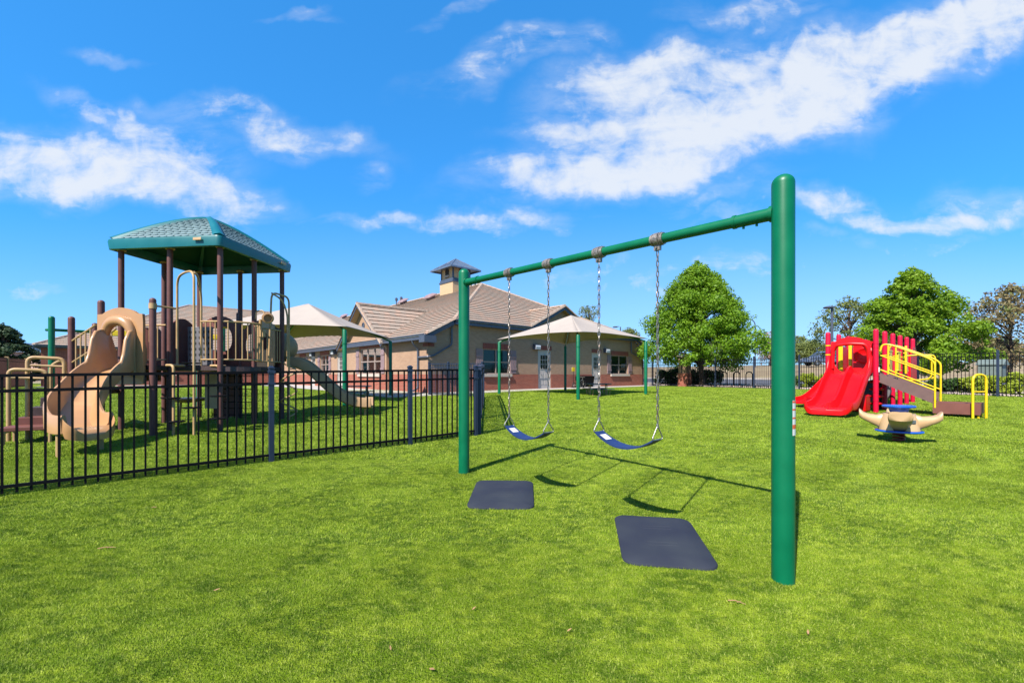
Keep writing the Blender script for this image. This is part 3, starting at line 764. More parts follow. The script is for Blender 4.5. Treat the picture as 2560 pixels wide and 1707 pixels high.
# openings
w1a, w1t = onA(1208, 875); w1b, w1z = onA(1273.5, 934); d1a, d1t = onA(1345, 876.5); d1b, _ = onA(1377, 876.5)
d2a, d2t = onA(1479.5, 884); d2b, _ = onA(1501.5, 884); w2a, w2t = onA(1528, 888); w2b, w2z = onA(1569.5, 934.5)
wz0 = ZT + .03
W1 = (w1a, w1b, wz0, w1t); W2 = (w2a, w2b, wz0, (w2t)); D1 = (d1a, d1b, ZB, ZB + 2.17); D2 = (d2a, d2b, ZB, ZB + 2.17)
W1 = (w1a, w1b, wz0, 2.62); W2 = (w2a, w2b, wz0, 2.62)
wall('A', 0, 0, AW, ZB - .2, EL - .05, [W1, W2, D1, D2], -1, M['tanbrick'])
m = MB(); m.poly([Bl(0, 0, EL - .05), Bl(1.35, 0, EA - .10), Bl(AW - 1.35, 0, EA - .10), Bl(AW, 0, EL - .05)])
m.poly([Bl(6.2, -.004, EA - .11), Bl(RA, -.004, 5.25), Bl(11.7, -.004, EA - .11)])
m.build('gable_wall', M['tanbrick'], bld, smooth=False, uvf=uvw)
wall('A', 0, 0, AW, ZB - .2, ZT, [D1, D2, (W1[0], W1[1], wz0 - .15, 3), (W2[0], W2[1], wz0 - .15, 3)], -1, M['redbrick'], 'brick_base', proud=.025)
window('A', 0, -1, *W1, cols=2, split=.48, shw=.40); window('A', 0, -1, *W2, cols=2, split=.48, shw=.40)
door('A', 0, -1, *D1); door('A', 0, -1, *D2)
pA = placer('A', 0, -1); lintel_(pA[0], (pA[1], pA[2]), D1[0], D1[1] + .04, D1[3] + .002, .24); lintel_(pA[0], (pA[1], pA[2]), D2[0], D2[1] + .04, D2[3] + .002, .24)
a, z = onA(1338, 868); wall_lamp('A', 0, -1, a, z); a, z = onA(1513, 877); wall_lamp('A', 0, -1, a, z)
# left wall, a = 0
lw1 = onB(900.5, 876, -.12)[0]; lw0 = onB(953, 876, -.12)[0]
ow = [(onB(822, 0)[0], onB(801, 0)[0], wz0, 2.62), (onB(764, 0)[0], onB(750, 0)[0], 1.95, 2.62)]
od = [(onB(858, 0)[0], onB(851, 0)[0] + .5, ZB, ZB + 2.17), (onB(788, 0)[0], onB(776, 0)[0], ZB, ZB + 2.17)]
BL_ = 26.0
bw_ = [(lw0 - .15, lw1 + .15, wz0 - .2, 3.0)]
wall('B', 0, 0, BL_, ZB - .2, EL - .02, ow + od + bw_, -1, M['tanbrick'])
wall('B', 0, 0, BL_, ZB - .2, ZT, od + [(ow[0][0], ow[0][1], wz0 - .15, 3)] + bw_, -1, M['redbrick'], 'brick_base', proud=.025)
for o in ow: window('B', 0, -1, *o, cols=2, split=.5)
for o in od: door('B', 0, -1, *o)
for px, py in ((785, 886), (839.5, 881)): b, z = onB(px, py); wall_lamp('B', 0, -1, b, z)
# projecting gable bay on the left wall
GB0, GB1, GA = 3.75, 9.25, -.14
GW = (lw0, lw1, wz0, 2.75)
wall('B', GA, GB0, GB1, ZB - .2, EL - .2, [GW], -1, M['tanbrick'], depth=.12)
wall('B', GA, GB0, GB1, ZB - .2, ZT, [(GW[0], GW[1], wz0 - .15, 3)], -1, M['redbrick'], 'brick_base', proud=.025)
GC, GZ, GS = (GB0 + GB1) / 2, 5.22, .80
m = MB(); m.poly([Bl(GA, GB0, EL - .2), Bl(GA, GB1, EL - .2), Bl(GA, GB1, GZ - GS * 2.75 - .1), Bl(GA, GC, GZ - .1), Bl(GA, GB0, GZ - GS * 2.75 - .1)])
m.poly([Bl(GA, GB0, ZB), Bl(0, GB0, ZB), Bl(0, GB0, 3.0), Bl(GA, GB0, 3.0)]); m.poly([Bl(GA, GB1, ZB), Bl(0, GB1, ZB), Bl(0, GB1, 3.0), Bl(GA, GB1, 3.0)])
m.build('gable_wall', M['tanbrick'], bld, smooth=False, uvf=uvw)
window('B', GA, -1, *GW, cols=3, split=.48, shw=.38)
m = MB(); m.lathe(Bl(GA, GC, 4.05), [(.17, 0), (.17, .03), (.13, .035), (.13, .01)], 20, -BU); m.build('round_vent', M['trim'], bld)
# corner pier cap of soldier bricks
m = MB(); m.box(Bl(.14, .16, 2.67), (.36, .40, .15), (BU, BV, UZ)); m.build('corner_cap', M['soldier'], bld, smooth=False, uvf=lambda p, n: ((p - C0).dot(BU) + (p - C0).dot(BV), p.z - 2.6))

# --- roof planes as stepped tile courses
def clip(poly, f0, f1):
    def cut(pl, val, keep):
        out = []
        for i in range(len(pl)):
            a, b = pl[i], pl[(i + 1) % len(pl)]; fa, fb = keep(a), keep(b)
            if fa >= 0: out.append(a)
            if (fa >= 0) != (fb >= 0):
                t = fa / (fa - fb); out.append(tuple(a[k] + (b[k] - a[k]) * t for k in range(2)))
        return out
    p = cut(poly, f0, lambda q: q[1] - f0)
    return cut(p, f1, lambda q: f1 - q[1]) if p else p
def roof_plane(m, pts, course=.335, lift=.038):
    "pts: coplanar 3D polygon, first two points give the eave direction"
    pts = [V(p) for p in pts]; e = (pts[1] - pts[0]).normalized(); n = e.cross(pts[2] - pts[0]).normalized()
    if n.z < 0: n = -n
    s = n.cross(e).normalized()
    if s.z < 0: s = -s
    o = pts[0]; q = [((p - o).dot(e), (p - o).dot(s)) for p in pts]
    lo = min(v for u, v in q); hi = max(v for u, v in q); k = 0; v0 = lo
    while v0 < hi - 1e-4:
        v1 = min(v0 + course, hi); c = clip(q, v0, v1)
        if len(c) >= 3:
            m.poly([o + e * u + s * v + n * lift * (1 - (v - v0) / course) for u, v in c], [(u, v - lo) for u, v in c])
            lowe = [x for x in c if abs(x[1] - v0) < 1e-5]
            if len(lowe) >= 2:
                lowe.sort(); a, b = lowe[0], lowe[-1]
                A = o + e * a[0] + s * v0; B = o + e * b[0] + s * v0
                m.poly([A - n * .012 + s * .03, B - n * .012 + s * .03, B + n * lift, A + n * lift], [(a[0], v0 - lo + .002), (b[0], v0 - lo + .002), (b[0], v0 - lo + .003), (a[0], v0 - lo + .003)])
        v0 = v1
def ridge_caps(_, a, b, w=.13, h=.05, step=.36):
    m = MB(); a = V(a); b = V(b); L = (b - a).length; n = max(1, int(L / step)); d = (b - a).normalized(); side = d.cross(UZ).normalized()
    for k in range(n):
        p = a + (b - a) * (k / n); q = a + (b - a) * ((k + 1.12) / n)
        def ring(c, g): return [c - side * w * g - UZ * .05, c - side * w * .55 * g + UZ * h, c + side * w * .55 * g + UZ * h, c + side * w * g - UZ * .05]
        m.loft([ring(p + UZ * .012, 1.05), ring(q, .92)])
    m.build('ridge_cap', M['tile'], roof, smooth=False, uvf=lambda p, n: (p.x * .9, p.y * .9))
OV = .30
SOF = .06
def z_left(a): return EL + PITCH * (a + OV)
def z_front(b): return EA + PITCH * (b + OV)
xh = (EA - EL) / PITCH - OV       # where the hip starts on the front eave
ap = V((RA, RA - xh - OV, z_left(RA)))
RBA = ap.y
def Bp(t): return Bl(*t)
BBK = 34.0
m = MB()
roof_plane(m, [Bl(-OV, BBK, EL), Bl(-OV, -OV, EL), Bl(xh, -OV, z_left(xh)), Bl(RA, RBA, ap.z), Bl(RA, BBK, ap.z)])
A2 = AW + OV; xh2 = AW - xh
roof_plane(m, [Bl(xh, -OV, EA), Bl(xh2, -OV, EA), Bl(RA, RBA, ap.z)])
roof_plane(m, [Bl(A2, -OV, EL), Bl(A2, BBK, EL), Bl(RA, BBK, ap.z), Bl(RA, RBA, ap.z), Bl(xh2, -OV, EA)])
# front cross gable over the doors
gz = 5.30; gh = (gz - EA) / .5
for s in (-1, 1): roof_plane(m, [Bl(RA + s * gh, -OV - .06, EA), Bl(RA + s * gh, 3.0, EA), Bl(RA, 3.0, gz), Bl(RA, -OV - .06, gz)])
# gable on the left wall
ghw = 2.95
for s in (-1, 1): roof_plane(m, [Bl(-OV - .22, GC + s * ghw, GZ - GS * ghw), Bl(4.6, GC + s * ghw, GZ - GS * ghw), Bl(4.6, GC, GZ), Bl(-OV - .22, GC, GZ)], course=.36)
# left wing hip roof
WB, WA0 = 24.6, -14.2; WZ = 3.25; wr = (ap.z - WZ) / PITCH
roof_plane(m, [Bl(WA0, WB - OV, WZ), Bl(6, WB - OV, WZ), Bl(6, WB - OV + wr, ap.z), Bl(WA0 + wr, WB - OV + wr, ap.z)])
roof_plane(m, [Bl(WA0, WB - OV + 2 * wr, WZ), Bl(WA0, WB - OV, WZ), Bl(WA0 + wr, WB - OV + wr, ap.z)])
roof = m.build('roof', M['tile'], bld, smooth=False)
m = MB()
L4 = UZ * .03
ridge_caps(m, Bl(RA, RBA, ap.z) + L4, Bl(RA, BBK, ap.z) + L4); ridge_caps(m, Bl(xh, -OV, EA) + L4, Bl(RA, RBA, ap.z) + L4)
ridge_caps(m, Bl(xh2, -OV, EA) + L4, Bl(RA, RBA, ap.z) + L4); ridge_caps(m, Bl(RA, -OV - .06, gz) + L4, Bl(RA, 3.0, gz) + L4)
ridge_caps(m, Bl(-OV - .22, GC, GZ) + L4, Bl(4.3, GC, GZ) + L4); ridge_caps(m, Bl(-OV, -OV, EL) + L4, Bl(xh - .02, -OV, EA) + L4, w=.12)
ridge_caps(m, Bl(A2, -OV, EL) + L4, Bl(xh2 + .02, -OV, EA) + L4, w=.12)
ridge_caps(m, Bl(WA0, WB - OV, WZ) + L4, Bl(WA0 + wr, WB - OV + wr, ap.z) + L4); ridge_caps(m, Bl(WA0 + wr, WB - OV + wr, ap.z) + L4, Bl(6, WB - OV + wr, ap.z) + L4)
for s in (-1, 1):
    ridge_caps(m, Bl(-OV - .20, GC + s * ghw, GZ - GS * ghw) + UZ * .03, Bl(-OV - .20, GC, GZ) + UZ * .03, w=.09)
    ridge_caps(m, Bl(RA + s * gh, -OV - .05, EA) + L4, Bl(RA, -OV - .05, gz) + L4, w=.09)
# soffits, fascias and gutters
m = MB()
def soff(p): m.poly(p)
soff([Bl(-OV, -OV, EL - .07), Bl(-OV, BBK, EL - .07), Bl(.02, BBK, EL - .07), Bl(.02, -OV, EL - .07)])
soff([Bl(xh, -OV, EA - .07), Bl(xh2, -OV, EA - .07), Bl(xh2, .02, EA - .07), Bl(xh, .02, EA - .07)])
soff([Bl(-OV, -OV, EL - .07), Bl(xh, -OV, EA - .07), Bl(xh, .02, EA - .07), Bl(-OV, .02, EL - .07)])
soff([Bl(A2, -OV, EL - .07), Bl(xh2, -OV, EA - .07), Bl(xh2, .02, EA - .07), Bl(A2, .02, EL - .07)])
soff([Bl(WA0, WB - OV, WZ - .07), Bl(0, WB - OV, WZ - .07), Bl(0, WB + .02, WZ - .07), Bl(WA0, WB + .02, WZ - .07)])
for s in (-1, 1):
    soff([Bl(-OV - .20, GC, GZ - .07), Bl(-OV - .20, GC + s * ghw, GZ - GS * ghw - .07), Bl(.3, GC + s * ghw, GZ - GS * ghw - .07), Bl(.3, GC, GZ - .07)])
    soff([Bl(RA, -OV - .05, gz - .07), Bl(RA + s * gh, -OV - .05, EA - .07), Bl(RA + s * gh, .3, EA - .07), Bl(RA, .3, gz - .07)])
m.build('soffit', M['cream'], roof, smooth=False)
m = MB()
def fascia(a, b, h=.19, w=.03, dz=-.09): m.bar(V(a) + UZ * dz, V(b) + UZ * dz, w, h)
fascia(Bl(-OV + .02, -OV, EL), Bl(-OV + .02, BBK, EL)); fascia(Bl(xh, -OV + .02, EA), Bl(xh2, -OV + .02, EA))
fascia(Bl(-OV + .03, -OV + .01, EL), Bl(xh, -OV + .01, EA), .24, dz=-.11); fascia(Bl(A2, -OV + .01, EL), Bl(xh2, -OV + .01, EA), .24, dz=-.11)
for s in (-1, 1):
    fascia(Bl(-OV - .21, GC + s * ghw, GZ - GS * ghw), Bl(-OV - .21, GC, GZ), .16, dz=-.085)
    fascia(Bl(RA + s * gh, -OV - .04, EA), Bl(RA, -OV - .04, gz), .22, dz=-.10)
fascia(Bl(WA0, WB - OV + .02, WZ), Bl(0, WB - OV + .02, WZ)); fascia(Bl(WA0 + .02, WB - OV, WZ), Bl(WA0 + .02, WB - OV + 2 * wr, WZ))
m.box(Bl(-.14, -.22, EL - .22), (.62, .46, .30), (BU, BV, UZ)); m.box(Bl(AW + .14, -.22, EL - .22), (.62, .46, .30), (BU, BV, UZ))
m.box(Bl(-.21, 12.35, EL - .19), (.40, 25.1, .10), (BU, BV, UZ)); m.box(Bl(RA, -.2, EA - .19), (15.4, .36, .10), (BU, BV, UZ))
m.build('fascia', M['trim'], roof, smooth=False)
def gutter(a, b, out):
    a = V(a); b = V(b); g = MB(); o = V(out)
    prof = [(0, 0), (0, -.12), (.09, -.12), (.125, -.03), (.125, .005), (.115, .005), (.11, -.025), (.085, -.105), (.012, -.105), (.012, 0)]
    g.loft([[p + o * x + UZ * z for x, z in prof] for p in (a, b)]); g.build('gutter', M['gutter'], bld, smooth=False)
gutter(Bl(-OV - .002, -OV - .02, EL - .01), Bl(-OV - .002, GC - ghw + .1, EL - .01), -BU)
gutter(Bl(-OV - .002, GC + ghw - .1, EL - .01), Bl(-OV - .002, BBK, EL - .01), -BU)
gutter(Bl(xh, -OV - .002, EA - .01), Bl(RA - gh, -OV - .002, EA - .01), -BV); gutter(Bl(RA + gh, -OV - .002, EA - .01), Bl(xh2, -OV - .002, EA - .01), -BV)
gutter(Bl(WA0, WB - OV - .002, WZ - .01), Bl(0, WB - OV - .002, WZ - .01), -BV)
def down(pts, r=.045):
    g = MB(); p = fillet(pts, .12, 5); g.tube(p, r, 8); g.build('downspout', M['gutter'], bld)
down([Bl(-OV - .06, .75, EL - .12), Bl(-OV - .06, .75, EL - .35), Bl(-.07, .75, EL - .62), Bl(-.07, .75, ZB + .15), Bl(-.35, .75, ZB + .04)])
down([Bl(xh + .05, -OV - .05, EA - .12), Bl(xh - .02, -.08, EA - .35), Bl(xh - .02, -.08, 2.72), Bl(.25, -.08, 2.18), Bl(-.07, -.08, 2.12), Bl(-.07, .70, 2.12)])
down([Bl(xh2 - .3, -.08, EA - .15), Bl(xh2 - .3, -.08, 2.85), Bl(AW - .02, -.08, 2.45)])
# roof vents, pipes, cupola
def mainroof(a, b): return z_left(a)
for px, py, sc in ((1078, 748, 1.0), (1010, 755, .95), (862, 789, .9)):
    # intersect the view of this vent with the left roof slope
    best = None
    for a in steps(0, 8.8, 200):
        b, z = onB(px, py, a)
        if best is None or abs(z - z_left(a)) < best[0]: best = (abs(z - z_left(a)), a, b)
    _, a, b = best; c = Bl(a, b, z_left(a)); m = MB()
    n = (UZ - BU * PITCH).normalized(); s = (BU + UZ * PITCH).normalized()
    m.loft([[c + BV * x * .30 * sc + s * y * .26 * sc for x, y in ((-1, -1), (1, -1), (1, 1), (-1, 1))], [c + n * .22 + BV * x * .27 * sc + s * y * .22 * sc for x, y in ((-1, -1), (1, -1), (1, 1), (-1, 1))]])
    m.loft([[c + n * .20 + BV * x * .52 * sc + s * y * .46 * sc for x, y in ((-1, -.7), (-.7, -1), (.7, -1), (1, -.7), (1, .7), (.7, 1), (-.7, 1), (-1, .7))],
            [c + n * .27 + BV * x * .50 * sc + s * y * .44 * sc for x, y in ((-1, -.7), (-.7, -1), (.7, -1), (1, -.7), (1, .7), (.7, 1), (-.7, 1), (-1, .7))],
            [c + n * .40 + BV * x * .26 * sc + s * y * .22 * sc for x, y in ((-1, -.7), (-.7, -1), (.7, -1), (1, -.7), (1, .7), (.7, 1), (-.7, 1), (-1, .7))]])
    m.build('roof_vent', M['shutter'], bld, smooth=False, bevel=.01)
for px, py in ((991, 764), (1003, 762)):
    best = None
    for a in steps(0, 8.8, 200):
        b, z = onB(px, py, a)
        if best is None or abs(z - z_left(a)) < best[0]: best = (abs(z - z_left(a)), a, b)
    _, a, b = best; c = Bl(a, b, z_left(a)); m = MB()
    m.lathe(c - UZ * .2, [(.05, 0), (.05, .62), (.11, .64), (.12, .72), (.12, .86), (.06, .92)], 12); m.build('vent_pipe', M['trim'], bld)
cb = 10.6; cz = ap.z; m = MB()
hw = .86
m.box(Bl(RA, cb, cz + .05), (hw * 2, hw * 2, .9), (BU, BV, UZ)); m.box(Bl(RA, cb, cz + 1.1), (hw * 2 - .2, hw * 2 - .2, 1.3), (BU, BV, UZ))
cup = m.build('cupola', M['cream'], bld, smooth=False)
m = MB(); m.box(Bl(RA, cb, cz + .52), (hw * 2 + .10, hw * 2 + .10, .12), (BU, BV, UZ)); m.box(Bl(RA, cb, cz + .66), (hw * 2 - .02, hw * 2 - .02, .18), (BU, BV, UZ))
for sx in (-1, 1):
    for sy in (-1, 1): m.box(Bl(RA + sx * (hw - .1), cb + sy * (hw - .1), cz + 1.15), (.1, .1, 1.1), (BU, BV, UZ))
m.build('trim_band', M['trim'], cup, smooth=False)
for (dn, du) in ((-BU, BV), (-BV, BU)):
    c = Bl(RA, cb, 0) + dn * (hw - .085); m = MB(); pts = [(-.22, .86), (.22, .86), (.22, 1.38)] + [(.22 * math.cos(t), 1.38 + .14 * math.sin(t)) for t in steps(.3, PI - .3, 5)] + [(-.22, 1.38)]
    m.extr([c + du * x + UZ * (cz + z) for x, z in pts], dn * .03); lv = m.build('louver', M['dark'], cup, smooth=False)
    m = MB(); m.box(c + dn * .03 + UZ * (cz + .94), (.56, .06, .07), (du, dn, UZ)); m.box(c + dn * .03 + UZ * (cz + 1.02), (.5, .05, .05), (du, dn, UZ)); m.build('louver_sill', M['conc'], cup, smooth=False)
rh = 1.38; m = MB(); apx = Bl(RA, cb, cz + 2.42); cs = [Bl(RA + sx * rh, cb + sy * rh, cz + 1.50) for sx, sy in ((-1, -1), (1, -1), (1, 1), (-1, 1))]
m.poly(cs[::-1])
for k in range(4):
    a, b = cs[k], cs[(k + 1) % 4]; m.poly([a, b, apx])
    m.bar(lerp(a, a, 0) - UZ * .04, b - UZ * .04, .05, .10); m.bar(a + UZ * .01, apx + UZ * .01, .06, .05)
    for j in range(1, 6):
        t = j / 6; p = lerp(a, b, t); tt = 1 - abs(2 * t - 1); mid = (a + b) / 2; top = p + (apx - mid) * tt
        m.bar(p + UZ * .012, top + UZ * .012, .03, .035)
m.build('cupola_roof', M['seam'], cup, smooth=False)
# left wing walls
wo = [(-12.2, -10.6, 1.4, 2.7), (-8.5, -7.0, 1.4, 2.7), (-4.5, -3.0, 1.4, 2.7)]
wall('A', WB, WA0 + OV, 0, ZB - .2, WZ - .03, wo, -1, M['redbrick'])
for o in wo: window('A', WB, -1, *o, cols=2, shutters=False, lintel=False)
m = MB(); m.poly([Bl(WA0 + OV, WB, ZB - .2), Bl(WA0 + OV, WB + 16, ZB - .2), Bl(WA0 + OV, WB + 16, WZ), Bl(WA0 + OV, WB, WZ)])
m.poly([Bl(AW, 0, ZB - .2), Bl(AW, BBK, ZB - .2), Bl(AW, BBK, EL), Bl(AW, 0, EL)]); m.poly([Bl(0, BBK, ZB), Bl(AW, BBK, ZB), Bl(AW, BBK, EL + 1), Bl(0, BBK, EL + 1)])
m.build('wall', M['tanbrick'], bld, smooth=False, uvf=uvw)
# paving round the building
def patch(name, pts, material, off=.012, thick=.05):
    m = MB(); m.extr([V((p.x, p.y, zg(p.x, p.y) + off - thick)) for p in pts], (0, 0, thick)); return tag(m.build(name, material, smooth=False), kind='structure')
def bl2(a, b): return Bl(a, b, 0)
def strip_path(name, a0, a1, b0, b1, along, off=.015):
    rows = []
    for k in range(25):
        t = k / 24
        rows.append([(lambda p: (p.x, p.y))(Bl(a0 + (a1 - a0) * t, b, 0) if along == 'A' else Bl(a, b0 + (b1 - b0) * t, 0)) for (a, b) in (((0, b0), (0, b1)) if along == 'A' else ((a0, 0), (a1, 0)))])
    return sheet(name, rows, M['conc'], off=off)
strip_path('path', -2.6, AW + 9, -1.5, .1, 'A'); strip_path('path', -2.6, .1, .1, 25, 'B'); strip_path('path', -14, -2.6, 22.6, 25, 'A')

# ================================================================ SHADE CANOPIES
def shade(corners, order_label, hgt=2.4, apex=3.91):
    c = [V((x, y, zg(x, y))) for x, y in corners]; ctr = sum(c, V()) / 4
    t = empty('shade_canopy', V((ctr.x, ctr.y, zg(ctr.x, ctr.y))), order_label, 'shade canopy', 'cream shade canopies on four green posts')
    topz = sum(p.z for p in c) / 4 + hgt
    for p in c:
        m = MB(); tz = topz - .10; m.tube([p - UZ * .1, V((p.x, p.y, tz - .02)), V((p.x, p.y, tz))], [.066, .066, .055], 18)
        m.tube([V((p.x, p.y, tz - .45)), V((p.x, p.y, tz - .41))], .072, 18)
        m.build('post', M['green'], t)
    A = V((ctr.x, ctr.y, apex)); tops = [V((p.x, p.y, topz)) for p in c]
    # rafters under the cloth
    m = MB()
    for q in tops: m.tube([q - UZ * .11, lerp(q, A, .5) - UZ * .10, A - UZ * .14], .035, 8)
    m.build('rafter', M['green'], t)
    m = MB(); n = 16
    for k in range(4):
        a, b = tops[k], tops[(k + 1) % 4]; a = a + (a - A).xy.to_3d() * .03; b = b + (b - A).xy.to_3d() * .03; mid = (a + b) / 2
        grid = []
        for j in range(n + 1):
            row = []; s = j / n
            e = lerp(a, b, s); bow = 4 * s * (1 - s)
            e = e + (V((ctr.x, ctr.y, e.z)) - e) * .15 * bow + UZ * .11 * bow       # scalloped hem
            for i in range(n + 1):
                r = i / n
                p = lerp(e, A, r)
                p = p - UZ * (.08 * math.sin(PI * r) * bow * .5 + .03 * math.sin(PI * r))
                row.append(p)
            grid.append(row)
        base = len(m.v)
        for row in grid: m.v += row
        for j in range(n):
            for i in range(n): m.f.append([base + j * (n + 1) + i, base + (j + 1) * (n + 1) + i, base + (j + 1) * (n + 1) + i + 1, base + j * (n + 1) + i + 1])
    o = m.build('canopy', M['canvas'], t, ang=12)
    sd = o.modifiers.new('thickness', 'SOLIDIFY'); sd.thickness = .012; sd.offset = -1
    return t
shade([(2.41, 15.97), (-.56, 19.3), (2.72, 22.35), (5.80, 19.0)], 'white four-post shade canopy standing right of the building corner over a picnic table')
shade([(-5.18, 13.56), (-5.05, 18.2), (-9.65, 18.3), (-9.8, 13.7)], 'cream four-post shade canopy between the tan play structure and the gable window')

# ================================================================ TAN PLAY STRUCTURE
A0 = V((-7.78, 8.72)); RI = V((1.065, -.12)); RJ = V((.10, .95))
def gp(i, j): return A0 + RI * i + RJ * j
def g3(p, z): return V((p[0], p[1], z))
ps = empty('play_structure', g3(gp(1, 1), zg(*gp(1, 1))), 'tan and brown roofed play structure with teal shingle roof and slides', 'play structure')
def post(p, topz, r=.05, mt='brown', parent=ps, dome=True):
    m = MB(); b = V((p[0], p[1], zg(p[0], p[1])))
    if dome: domed_post(m, b, topz, r, 18)
    else: m.tube([b - UZ * .1, V((p[0], p[1], topz))], r, 18)
    return m.build('post', M[mt], parent, ang=50)
ZR = 3.78
for i in range(3):
    for j in range(3):
        if (i, j) != (1, 1): post(gp(i, j), ZR + .05, dome=False)
P1 = V((-7.57, 8.07)); P2 = V((-6.52, 7.95)); Q1 = V((-9.14, 9.6)); Q2 = V((-8.65, 8.6))
post(P1, 2.70, .053); post(P2, 2.72, .053); post(Q1, 2.46, .053); post(Q2, 2.47, .053)
Q3 = gp(2, 2) + V((-1.25, .35)); post(Q3, 2.85, .05)
# roof
rc = (A0 + RI + RJ); hwid = 1.18
cor = [rc + RI.normalized() * hwid * sx + RJ.normalized() * (hwid - .08) * sy for sx, sy in ((-1, -1), (1, -1), (1, 1), (-1, 1))]
APZ = 4.70; ZE = ZR + .18
def rp(k, s, t):
    a, b = cor[k], cor[(k + 1) % 4]; e = a + (b - a) * s; c = rc
    f = t ** .97; p = e + (c - e) * f
    z = ZE + (APZ - ZE) * (1 - (1 - t) ** 1.45) * .995
    return V((p.x, p.y, z))
m = MB(); n = 12
for k in range(4):
    base = len(m.v)
    for j in range(n + 1):
        for i in range(n + 1): m.v.append(rp(k, i / n, j / n))
    for j in range(n):
        for i in range(n): m.f.append([base + j * (n + 1) + i, base + j * (n + 1) + i + 1, base + (j + 1) * (n + 1) + i + 1, base + (j + 1) * (n + 1) + i])
rf = m.build('roof', M['tealshade'], ps, ang=30)  # base mesh coloured darker to paint in the shade under the roof
sd = rf.modifiers.new('thickness', 'SOLIDIFY'); sd.thickness = .03; sd.offset = -1
# shingles
m = MB(); rows = 15
for k in range(4):
    L = (cor[(k + 1) % 4] - cor[k]).length
    for r in range(rows):
        t0 = .02 + r / rows * .96; t1 = t0 + .96 / rows * 1.15; wid = L * (1 - t0) - .16 * 1
        nn = max(1, int(round(wid / .155)))
        if wid < .2: continue
        for q in range(nn):
            def S(x, t):  # x in metres from the middle
                return .5 + x / (L * (1 - min(t, .985)))
            x0 = -wid / 2 + wid * (q + (.0 if r % 2 else .25)) / nn; x1 = x0 + wid / nn
            if x1 > wid / 2 + .04: x1 = wid / 2 + .04
            pts = []
            for c_, d_ in ((0, .30), (.12, .10), (.3, .0), (.5, -.03), (.7, .0), (.88, .10), (1, .30)):
                tt = t0 + (t1 - t0) * d_; pts.append(rp(k, S(x0 + (x1 - x0) * c_, tt), tt))
            top = [rp(k, S(x1, t1), min(t1, .985)), rp(k, S(x0, t1), min(t1, .985))]
            a, b = cor[k], cor[(k + 1) % 4]; nrm = V(((b - a).y, -(b - a).x, 0)).normalized() * .6 + UZ; nrm.normalize()
            low = [p + nrm * .020 for p in pts]; base = [p for p in pts]
            m.poly(low + [p + nrm * .003 for p in top])
            for z_ in range(6): m.poly([base[z_], base[z_ + 1], low[z_ + 1], low[z_]])
m.build('shingles', M['tealtile'], rf, smooth=False)
# hips and fascia
m = MB()
for k in range(4):
    pts = [rp(k, 0, t) + UZ * .006 for t in steps(0, 1, 14)]; out = (cor[k] - rc).normalized(); side = V((-out.y, out.x, 0))
    rings = []
    for idx, p in enumerate(pts):
        w = .105 * (1 - .45 * idx / 14); o3 = V((out.x, out.y, 0))
        rings.append([p - side * w - o3 * w * .75 - UZ * .02, p - side * w * .8 - o3 * w * .5 + UZ * .035, p + UZ * .055, p + side * w * .8 - o3 * w * .5 + UZ * .035, p + side * w - o3 * w * .75 - UZ * .02])
    m.loft(rings)
m.build('hip_cap', M['teal'], rf, ang=60)
m = MB(); rc3 = g3(rc, 0)
def rring(z, grow, r=.10):
    out = []
    for k, (sx, sy) in enumerate(((-1, -1), (1, -1), (1, 1), (-1, 1))):
        c = rc + RI.normalized() * (hwid + grow - r) * sx + RJ.normalized() * (hwid - .08 + grow - r) * sy
        for a in steps(0, 90, 4):
            aa = R(a + (180, 270, 0, 90)[k]); out.append(V((*(c + RI.normalized() * math.cos(aa) * r + RJ.normalized() * math.sin(aa) * r), z)))
    return out
m.loft([rring(ZE + .012, -.03), rring(ZE + .012, .035), rring(ZE - .03, .045), rring(ZR, .03), rring(ZR - .01, -.02), rring(ZR + .03, -.03), rring(ZE + .0, -.04)], cap=False)
m.build('fascia', M['teal'], rf, ang=30)
for i in range(3):
    for j in range(3):
        if (i, j) != (1, 1): MB().lathe(g3(gp(i, j), ZR + .0), [(.075, 0), (.085, .02), (.055, .05)], 12).build('post_bracket', M['tanmetal'], ps)
for k, s in ((0, .83), (1, .84)):
    a, b = cor[k], cor[(k + 1) % 4]; e = a + (b - a) * s; d = (b - a).normalized(); o = V((d.y, -d.x)); c = g3(e + o * .075, ZE - .06)
    m = MB(); m.box(c, (.17, .012, .055), (g3(d, 0), g3(o, 0), UZ)); nm = m.build('name_plate', M['tan2'], rf, bevel=.008)
    m = MB()
    for q in range(5): m.box(c + g3(d, 0) * (q - 2) * .022 + g3(o, 0) * .008, (.012, .004, .018), (g3(d, 0), g3(o, 0), UZ))
# decks
ZD = 1.50
def deck(pts, z, mt='decking', th=.09, parent=ps):
    m = MB(); m.extr([g3(p, z - th) for p in pts], (0, 0, th)); return m.build('deck', M[mt], parent, smooth=False)
def shr(pts, f=.97):
    c = sum((V(p) for p in pts), V((0, 0))) / len(pts); return [c + (V(p) - c) * f for p in pts]
for i in range(2):
    for j in range(2): deck(shr([gp(i, j), gp(i + 1, j), gp(i + 1, j + 1), gp(i, j + 1)], .985), ZD)
deck(shr([P1, P2, gp(1, 0), gp(0, 0)], .96), ZD)
deck(shr([Q2, P1, gp(0, 0), Q1], .95), 1.05)
